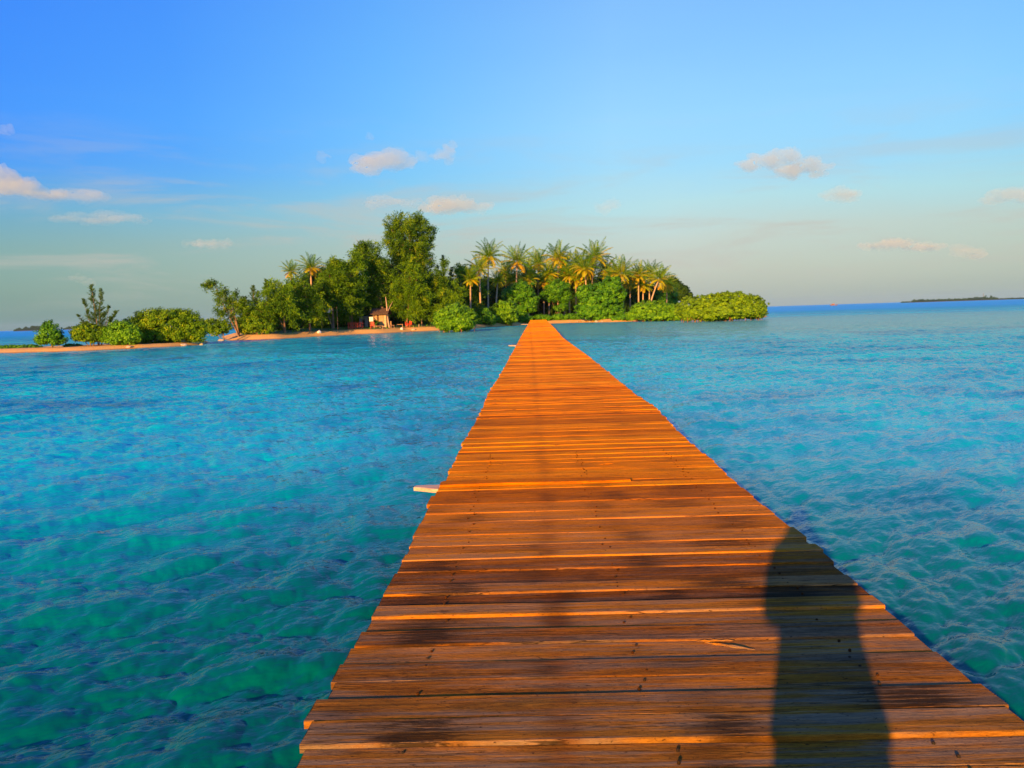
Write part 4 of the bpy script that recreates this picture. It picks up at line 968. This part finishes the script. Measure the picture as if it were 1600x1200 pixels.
# benches and table
def bench(px, off, label, w_, rz=0., hgt=.42, back=False):
    b0 = G3(px, ds(px, off)); o = thing('bench', label, 'bench', b0, 'wooden benches on the beach', rz)
    g1 = Geo(); g1.box((0, 0, hgt), (w_, .16, .03)); g1.build('seat', MAT['plainwood'], o)
    for sx in (-1, 1):
        g1 = Geo(); g1.box((sx * w_ * .86, 0, hgt / 2 - .03), (.035, .13, hgt / 2)); g1.build('leg', MAT['plainwood'], o)
bench(591, 3.6, 'low plank bench in front of the hut', .72)
bench(624, 4.8, 'plank bench beside the red chairs', .50, .15, .55)
b0 = G3(612.5, ds(612, 4.6)); o = thing('wooden_chair', 'brown wooden chair alone between hut and red chairs', 'chair', b0, rz=.5)
g1 = Geo(); g1.box((0, 0, .45), (.24, .24, .025)); g1.build('seat', MAT['plainwood'], o)
g1 = Geo(); g1.box((-.22, .0, .78), (.02, .22, .28)); g1.build('backrest', MAT['plainwood'], o)
for sx in (-1, 1):
    for sy in (-1, 1):
        g1 = Geo(); g1.tube([(sx * .21, sy * .21, 0), (sx * .2, sy * .2, .44)], .025, 6); g1.build('leg', MAT['plainwood'], o)
for (x, off, hp, lb) in ((658.5, 5.0, 1.35, 'thin upright wooden post right of the three trunks'), (654, 4.0, .45, 'short stump post left of the thin upright one')):
    b0 = G3(x, ds(x, off)); g1 = Geo(); g1.tube([(0, 0, -.1), (.01, 0, hp * .6), (.03, .02, hp)], [.09, .08, .07], 8); o = g1.build('wooden_post', MAT['palm_bark'], None, True); o.location = b0; tag(o, lb, 'post')
# leaning bare trunk by the hut
b0 = G3(608, ds(608, 7)); g1 = Geo(); tp = Vector(pt(602.5, 464, ds(608, 7.5))) - Vector(b0)
g1.tube([(0, 0, -.2), tp * .35 + Vector((-.12, 0, 0)), tp * .7, tp], [.15, .12, .10, .05], 8)
g1.tube([tp * .5, tp * .62 + Vector((.5, 0, .4)), tp * .75 + Vector((1.0, 0, .5))], [.06, .05, .02], 6)
o = g1.build('bare_trunk', MAT['palm_bark'], None, True); o.location = b0; tag(o, 'pale bare leaning trunk at the right corner of the hut', 'tree')
# white cloths hung on a line between the trees
b0 = G3(515, ds(515, 3.4)); h = thing('clothesline', 'white and pink cloths hung high on a line among the dark trees', 'clothesline', b0)
zt = pt(514, 482, ds(515, 3.4)).z - b0[2]
g1 = Geo(); g1.tube([(-1.1, 0, zt + .1), (0, 0, zt), (1.1, 0, zt + .12)], .012, 4); g1.build('line', MAT['darkwood'], h)
for sx in (-1.1, 1.1):
    g1 = Geo(); g1.tube([(sx, 0, -.2), (sx * 1.02, .03, zt * .5), (sx, 0, zt + .18)], .04, 6); g1.build('pole', MAT['bark'], h)
for cx, w_, hh_, mt_ in ((-.46, .15, .30, 'tan'), (-.06, .22, .58, 'white'), (.42, .17, .36, 'tan')):
    g1 = Geo(); nn = 9; Vt = []
    for q in range(nn):
        f = q / (nn - 1) * 2 - 1
        for zz, kk2 in ((zt, .3), (zt - hh_ * .5, .8), (zt - hh_, 1)): Vt.append((cx + f * w_, .03 * math.sin(f * 6) * kk2, zz - .02 * math.cos(f * 4) * kk2))
    Vt2 = [(a_, b2 + .012, c2) for a_, b2, c2 in Vt]; N3 = len(Vt); Fs = []
    for q in range(nn - 1):
        for r_ in range(2):
            f4 = [q * 3 + r_, q * 3 + r_ + 1, (q + 1) * 3 + r_ + 1, (q + 1) * 3 + r_]; Fs += [f4, [N3 + v_ for v_ in f4[::-1]]]
        Fs += [[q * 3, (q + 1) * 3, N3 + (q + 1) * 3, N3 + q * 3], [q * 3 + 2, N3 + q * 3 + 2, N3 + (q + 1) * 3 + 2, (q + 1) * 3 + 2]]
    for e in (0, (nn - 1) * 3):
        for r_ in range(2): Fs.append([e + r_, N3 + e + r_, N3 + e + r_ + 1, e + r_ + 1])
    g1.add(Vt + Vt2, Fs, .5); g1.build('cloth', MAT[mt_], h)

# ------------------------------------------------------------------ far shores and boat
def far_island(name, px0, px1, d, prof, label, mat, kind='structure'):
    """low wooded island: prof = list of (px, height px)"""
    c0 = Vector((*wp((px0 + px1) / 2, d), 0)); s_ = d / F; G_ = Geo()
    xs = np.linspace(px0, px1, 60); base = []
    V = []; nn = len(xs)
    for i_, x in enumerate(xs):
        X_, Y_ = wp(x, d); wdt = 10 * s_ * math.sin(math.pi * i_ / (nn - 1)) ** .5 + .5
        hh_ = 1.2
        for (yy, z) in ((-wdt, -1.0), (-wdt * .8, hh_ * .7), (0, hh_), (wdt * .8, hh_ * .7), (wdt, -1)): V.append((X_ - c0.x, Y_ - c0.y + yy, z))
    Fs = [[i_ * 5 + q, (i_ + 1) * 5 + q, (i_ + 1) * 5 + q + 1, i_ * 5 + q + 1] for i_ in range(nn - 1) for q in range(4)]
    G_.add(V, Fs, .5)
    root = G_.build(name, MAT['darkwood'], None, True); root.location = c0; tag(root, kind=kind)
    # the wood on it reads as one mass
    G_ = Geo(); pxs = [a for a, b in prof]; hs = [b for a, b in prof]
    n = 900; x = rng.uniform(px0, px1, n); hmax = np.interp(x, pxs, hs) * (0.75 + .25 * smooth_noise(x, x * 0, .9, 5)) * s_
    hmax = np.maximum(hmax, .3 * s_)
    cen = []
    for q in range(n):
        X_, Y_ = wp(x[q], d + rng.uniform(-6, 6) * s_); cen.append((X_ - c0.x, Y_ - c0.y, hmax[q] * rng.uniform(.1, .92)))
    cen = np.array(cen); per = 30
    P_ = (cen[:, None, :] + rng.normal(size=(n, per, 3)) * s_ * .55).reshape(-1, 3); P_[:, 2] = np.maximum(P_[:, 2], .2)
    m_ = len(P_)
    V, Fq, ti = leaves(P_, unit(m_), unit(m_), 1.1 * s_, .7 * s_, rng.uniform(0, 1, m_)); G_.add(V, Fq, ti)
    wd = G_.build('far_wood', MAT[mat], None); wd.location = c0; tag(wd, label, 'woodland', kind='stuff')
    return root
far_island('far_land', 1408, 1606, 2600, [(1408, 1.0), (1424, 1.5), (1426, 4.5), (1440, 4.5), (1480, 4.5), (1500, 4), (1520, 6), (1535, 6), (1548, 7), (1556, 4.5), (1560, 2), (1600, 1.5)], 'long low wooded island on the horizon at the far right', 'dark_leaf')
far_island('far_land', 22, 72, 2400, [(22, 1), (28, 5), (45, 7), (60, 8), (72, 7)], 'hazy wooded island on the horizon at the far left', 'dark_leaf')
far_island('far_land', 100, 128, 2400, [(100, 1), (108, 4), (120, 5), (128, 4)], 'small hazy wooded island behind the spit bushes', 'dark_leaf')
# tower on the far right island
b0 = wp(1536.5, 2600); h = thing('radio_mast', 'thin white mast rising from the far right island', 'mast', (b0[0], b0[1], 1.0)); s_ = 2600 / F
g1 = Geo()
for an in (0, 2.09, 4.19): g1.tube([(1.6 * math.cos(an), 1.6 * math.sin(an), 0), (.5 * math.cos(an), .5 * math.sin(an), 10 * s_)], [.28, .2], 6)
for q in range(8): g1.tube([(1.5 * math.cos(q * 2.09), 1.5 * math.sin(q * 2.09), q * 1.24 * s_), (1.3 * math.cos(q * 2.09 + 2.09), 1.3 * math.sin(q * 2.09 + 2.09), (q + 1) * 1.24 * s_)], .12, 4)
g1.build('lattice', MAT['grey'], h)
g1 = Geo(); g1.tube([(0, 0, 9.9 * s_), (0, 0, 11.5 * s_)], [.18, .1], 6); g1.build('antenna', MAT['white'], h)
# boat
b0 = wp(1303, 1500); h = thing('fishing_boat', 'tiny red brown fishing boat on the horizon right of the island', 'boat', (b0[0], b0[1], 0), rz=.2)
bm = bmesh.new(); L = 7.0
secs = []
for q in range(9):
    f = q / 8; x = (f - .5) * 2 * L; wq = 1.6 * math.sin(math.pi * min(1, .18 + f * .82)) ** .6 if f < 1 else .05; zt = 1.1 + 1.0 * (2 * f - 1) ** 2
    secs.append([bm.verts.new(p) for p in ((x, -wq, zt), (x * .96, -wq * .7, .2), (x * .93, 0, -.35), (x * .96, wq * .7, .2), (x, wq, zt))])
for q in range(8):
    for r_ in range(4): bm.faces.new((secs[q][r_], secs[q + 1][r_], secs[q + 1][r_ + 1], secs[q][r_ + 1]))
    bm.faces.new((secs[q][0], secs[q][4], secs[q + 1][4], secs[q + 1][0]))
for e in (0, 8): bm.faces.new(secs[e])
me = bpy.data.meshes.new('hull'); bm.to_mesh(me); bm.free(); me.materials.append(MAT['root']); link(bpy.data.objects.new('hull', me), h)
g1 = Geo(); g1.box((-1.5, 0, 2.4), (2.4, 1.1, 1.1)); g1.build('cabin', MAT['root'], h)
g1 = Geo(); g1.box((-1.5, 0, 3.58), (2.7, 1.3, .07)); g1.build('roof', MAT['white'], h)
g1 = Geo(); g1.tube([(2, 0, 1.2), (2, 0, 6)], .1, 6); g1.build('mast', MAT['darkwood'], h)

# ------------------------------------------------------------------ clouds
def cloud_mat(name, dens, colr):
    m, t, out = new_mat(name)
    v = t.node('ShaderNodeVolumePrincipled'); v.inputs['Color'].default_value = (*colr, 1); v.inputs['Density'].default_value = dens
    v.inputs['Anisotropy'].default_value = 0.0
    v.inputs['Emission Strength'].default_value = 0.0
    t.l.new(v.outputs[0], out.inputs['Volume']); return m
MAT['cloud'] = cloud_mat('cloud_vapour', .0072, (.90, .95, .68))
MAT['cloud_thin'] = cloud_mat('thin_cloud_vapour', .0038, (.90, .95, .68))
DC = 3000.0
def cloud(puffs, label, mat='cloud', d=DC):
    """puffs: (px, py, rx, ry) lumps"""
    bm = bmesh.new(); s_ = d / F
    c0 = Vector(pt(puffs[0][0], puffs[0][1], d)); g_ = random.Random(int(puffs[0][0]))
    for (px, py, rx, ry) in puffs:
        rx *= 1.22; ry *= 1.25
        c = Vector(pt(px, py, d)) - c0
        for q in range(7):
            an = g_.uniform(0, 6.28); rr_ = g_.uniform(.2, .75) if q else 0
            cc = c + Vector((math.cos(an) * rr_ * rx * s_, g_.uniform(-.5, .5) * rx * s_, math.sin(an) * rr_ * ry * s_))
            k = g_.uniform(.42, .6) if q else .75
            mt = Matrix.Translation(cc) @ Matrix.Diagonal((rx * s_ * k, rx * s_ * k * .8, ry * s_ * k, 1))
            bmesh.ops.create_icosphere(bm, subdivisions=3, radius=1, matrix=mt)
    me = bpy.data.meshes.new('cloud'); bm.to_mesh(me); bm.free()
    o = bpy.data.objects.new('cloud', me); link(o); o.location = c0
    md = o.modifiers.new('r', 'REMESH'); md.mode = 'VOXEL'; md.voxel_size = s_ * 1.1
    dg = bpy.context.evaluated_depsgraph_get(); ev = o.evaluated_get(dg); m2 = bpy.data.meshes.new_from_object(ev)
    o.modifiers.clear(); o.data = m2; bpy.data.meshes.remove(me)
    sc_ = 5 * s_
    nvt = len(m2.vertices); co = np.empty(nvt * 3, np.float32); m2.vertices.foreach_get('co', co); co = co.reshape(-1, 3)
    nm = np.empty(nvt * 3, np.float32); m2.vertex_normals.foreach_get('vector', nm); nm = nm.reshape(-1, 3)
    q_ = co / sc_ + puffs[0][0]; n_ = sum(np.sin(q_ @ v_ * f_ + f_) / f_ for v_, f_ in zip(unit(12), (1, 1.3, 1.7, 2.1, 2.6, 3.1, 3.7, 4.3, 5, 5.8, 6.6, 7.5)))
    co = co + nm * (n_ * s_ * 2.0)[:, None]; m2.vertices.foreach_set('co', co.astype(np.float32).ravel()); m2.update()
    m2.polygons.foreach_set('use_smooth', np.ones(len(m2.polygons), dtype=bool))
    m2.materials.clear(); m2.materials.append(MAT[mat])
    return tag(o, label, 'cloud', 'small clouds drifting over the island')
cloud([(600, 253, 40, 13), (615, 243, 24, 11), (575, 262, 24, 9), (640, 250, 12, 8)], 'largest pale cloud left of centre, shaped like a loaf')
cloud([(697, 245, 14, 8), (702, 236, 11, 9), (688, 246, 10, 6)], 'small peaked cloud right of the loaf shaped one')
cloud([(657, 243, 9, 8), (668, 250, 6, 4)], 'scrap of cloud between the loaf and the peaked cloud', 'cloud_thin')
cloud([(507, 243, 11, 5)], 'tiny faint cloud puff left of the loaf shaped cloud', 'cloud_thin')
cloud([(578, 214, 7, 5)], 'tiniest cloud speck above the loaf shaped cloud', 'cloud_thin')
cloud([(605, 314, 30, 7), (630, 316, 20, 4)], 'flat faint cloud just above the tallest casuarina', 'cloud_thin')
cloud([(710, 320, 40, 12), (690, 316, 22, 10), (745, 325, 22, 6)], 'flat bottomed cloud right above the tallest casuarina')
cloud([(948, 323, 18, 7), (955, 318, 10, 5)], 'small faint cloud over the palms in the middle', 'cloud_thin')
cloud([(1215, 248, 32, 12), (1180, 256, 26, 7), (1250, 262, 34, 10), (1225, 238, 14, 6), (1280, 270, 18, 6)], 'long ragged cloud right of centre, the widest on the right')
cloud([(1318, 306, 26, 9), (1300, 310, 14, 5)], 'small cloud below and right of the ragged one')
cloud([(1575, 306, 26, 9), (1545, 312, 16, 5), (1600, 308, 16, 7)], 'cloud at the right edge of the sky')
cloud([(18, 288, 38, 14), (-10, 280, 34, 16), (40, 298, 28, 8), (70, 303, 30, 6)], 'thick grey white cloud at the left edge')
cloud([(130, 305, 34, 8), (95, 304, 26, 5)], 'thin tail of cloud trailing right of the left edge cloud', 'cloud_thin')
cloud([(150, 341, 40, 6), (110, 340, 26, 5), (200, 342, 28, 5)], 'long flat streak of cloud low at the left', 'cloud_thin')
cloud([(2, 198, 14, 8)], 'little cloud cut by the left edge high up', 'cloud_thin')
cloud([(122, 434, 10, 6), (135, 442, 8, 4)], 'small pinkish cloud low above the young casuarina', 'cloud_thin')
cloud([(325, 382, 32, 5)], 'faint flat cloud low above the leaning casuarina', 'cloud_thin')
cloud([(1390, 380, 34, 6), (1440, 384, 30, 5)], 'broken low cloud bank above the far right island')
cloud([(1508, 392, 18, 6), (1530, 398, 16, 4)], 'pale low cloud right of the broken bank')

# ------------------------------------------------------------------ the photographer, standing behind the lens, whose shadow falls on the deck
def skin_obj(name, verts, edges, mat, parent, root=0, sub=2):
    me = bpy.data.meshes.new(name); me.from_pydata([v[:3] for v in verts], edges, []); o = bpy.data.objects.new(name, me); link(o, parent)
    o.modifiers.new('s', 'SKIN'); ly = me.skin_vertices[0] if me.skin_vertices else None
    if ly is None:
        bm = bmesh.new(); bm.from_mesh(me); bm.verts.layers.skin.verify(); bm.to_mesh(me); bm.free(); ly = me.skin_vertices[0]
    for k, v in enumerate(verts):
        ly.data[k].radius = (v[3], v[4] if len(v) > 4 else v[3]); ly.data[k].use_root = (k == root)
    sb = o.modifiers.new('b', 'SUBSURF'); sb.levels = sub; sb.render_levels = sub
    dg = bpy.context.evaluated_depsgraph_get(); m2 = bpy.data.meshes.new_from_object(o.evaluated_get(dg)); o.modifiers.clear(); o.data = m2
    m2.materials.clear(); m2.materials.append(mat)
    for p in m2.polygons: p.use_smooth = True
    return o
pz = ZD
person = thing('person', 'person holding a camera whose long shadow falls across the near right boards', 'person', (0.045, -0.42, pz))
#            x     y     z     rx
bv = [(0, 0, .86, .15, .11), (0, .01, 1.02, .14, .10), (0, 0, 1.22, .165, .11), (0, 0, 1.33, .15, .09), (0, .01, 1.40, .058), (0, .035, 1.475, .082), (0, .03, 1.56, .092), (0, .02, 1.62, .06),
      (-.17, 0, 1.31, .058), (-.175, .05, 1.09, .05), (-.14, .25, 1.30, .036), (-.03, .33, 1.37, .026), (.0, .38, 1.41, .03, .018),
      (.17, 0, 1.31, .058), (.175, .05, 1.10, .05), (.17, .25, 1.30, .036), (.16, .33, 1.38, .026), (.15, .37, 1.41, .03, .018),
      (-.12, 0, .80, .095), (-.14, .02, .46, .062), (-.15, -.01, .28, .056), (-.155, -.02, .08, .038), (-.16, .05, .035, .036), (-.165, .15, .025, .03),
      (.08, 0, .80, .095), (.09, .03, .46, .062), (.095, 0, .28, .056), (.10, -.01, .08, .038), (.11, .06, .035, .036), (.12, .16, .025, .03)]
be = [(0, 1), (1, 2), (2, 3), (3, 4), (4, 5), (5, 6), (6, 7), (3, 8), (8, 9), (9, 10), (10, 11), (11, 12), (3, 13), (13, 14), (14, 15), (15, 16), (16, 17), (0, 18), (18, 19), (19, 20), (20, 21), (21, 22), (22, 23),
      (0, 24), (24, 25), (25, 26), (26, 27), (27, 28), (28, 29)]
# fingers curled round the camera body
def fingers(hx, hy, hz, sgn):
    for q in range(4):
        i0_ = len(bv); zz = hz + .022 - q * .016
        bv.append((hx - sgn * .01, hy + .025, zz, .009)); bv.append((hx - sgn * .03, hy + .05 - q * .003, zz, .008)); bv.append((hx - sgn * (.055 - q * .004), hy + .045, zz - .004, .007))
        be.append((12 if sgn < 0 else 17, i0_)); be.append((i0_, i0_ + 1)); be.append((i0_ + 1, i0_ + 2))
    i0_ = len(bv); bv.append((hx - sgn * .012, hy - .015, hz + .02, .010)); bv.append((hx - sgn * .035, hy - .022, hz + .03, .008)); be.append((12 if sgn < 0 else 17, i0_)); be.append((i0_, i0_ + 1))
fingers(.0, .38, 1.41, -1); fingers(.15, .37, 1.41, 1)
skin_obj('body', bv, be, MAT['skin'], person)
def loft(G_, rings, seg=20, a=.5):
    V = []; n = len(rings)
    for (cx, cy, cz, rx, ry) in rings:
        for k in range(seg):
            an = 2 * math.pi * k / seg; w_ = 1 + .03 * math.sin(an * 5 + cz * 9); V.append((cx + math.cos(an) * rx * w_, cy + math.sin(an) * ry * w_, cz))
    Fs = [[i_ * seg + k, i_ * seg + (k + 1) % seg, (i_ + 1) * seg + (k + 1) % seg, (i_ + 1) * seg + k] for i_ in range(n - 1) for k in range(seg)]
    for b in (0, (n - 1) * seg):
        for k in range(seg // 2 - 1): Fs.append([b + k, b + k + 1, b + seg - 2 - k, b + seg - 1 - k])
    G_.add(V, Fs, a)
g1 = Geo()
loft(g1, [(0, 0, .79, .15, .12), (0, 0, .80, .212, .178), (0, .0, .84, .210, .176), (0, .01, 1.0, .19, .155), (0, .01, 1.15, .19, .145), (0, .005, 1.26, .205, .14), (0, .0, 1.33, .20, .12), (0, .0, 1.38, .165, .105), (0, .01, 1.42, .125, .10), (0, .02, 1.46, .115, .105), (0, .02, 1.465, .08, .07)])  # shirt, collar and sleeves shaped bulky to fill gaps in the cast shadow
for sx, hx in ((-1, -.05), (1, .15)):
    g1.tube([(sx * .15, 0, 1.32), (sx * .165, .02, 1.24), (sx * .175, .05, 1.13), (sx * .165, .10, 1.09), (sx * .13 + hx * .3, .19, 1.21), (hx + sx * .01, .28, 1.33)], [.075, .078, .075, .075, .068, .058], 12)
g1.build('shirt', MAT['shirt'], person, True)
g1 = Geo(); loft(g1, [(0, 0, .95, .16, .13), (0, 0, .90, .182, .148), (0, 0, .80, .195, .16), (-.02, 0, .60, .19, .165), (-.03, 0, .40, .18, .165), (-.04, 0, .24, .18, .17), (-.04, 0, .22, .17, .16)]); g1.build('shadow_sarong', MAT['shorts'], person, True)  # added garment, out of view; broadens the cast shadow into a column
skin_obj('hair', [(0, -.025, 1.54, .088), (0, -.01, 1.60, .094), (0, .01, 1.645, .06)], [(0, 1), (1, 2)], MAT['hair'], person)
skin_obj('nose', [(0, .118, 1.53, .012), (0, .132, 1.505, .016)], [(0, 1)], MAT['skin'], person)
for sx in (-1, 1):
    skin_obj('ear', [(sx * .088, .02, 1.54, .014), (sx * .09, .015, 1.51, .012)], [(0, 1)], MAT['skin'], person)
    skin_obj('eye', [(sx * .03, .108, 1.535, .010), (sx * .03, .112, 1.535, .009)], [(0, 1)], MAT['hair'], person)
o = skin_obj('mouth', [(-.02, .112, 1.46, .006), (.02, .112, 1.46, .006)], [(0, 1)], MAT['red'], person)
g1 = Geo(); g1.box((.075, .39, 1.42), (.055, .014, .034)); g1.build('camera_body', MAT['blackplastic'], person)

# ------------------------------------------------------------------ sea haze
m, t, out = new_mat('sea_haze')
v = t.node('ShaderNodeVolumePrincipled'); v.inputs['Color'].default_value = (.78, .92, .86, 1); v.inputs['Density'].default_value = 4e-5; v.inputs['Anisotropy'].default_value = 0.2
t.l.new(v.outputs[0], out.inputs['Volume'])
G_ = Geo(); G_.box((0, 3400, 28), (5200, 4600, 32)); hz = G_.build('haze', m, None); tag(hz, kind='stuff')
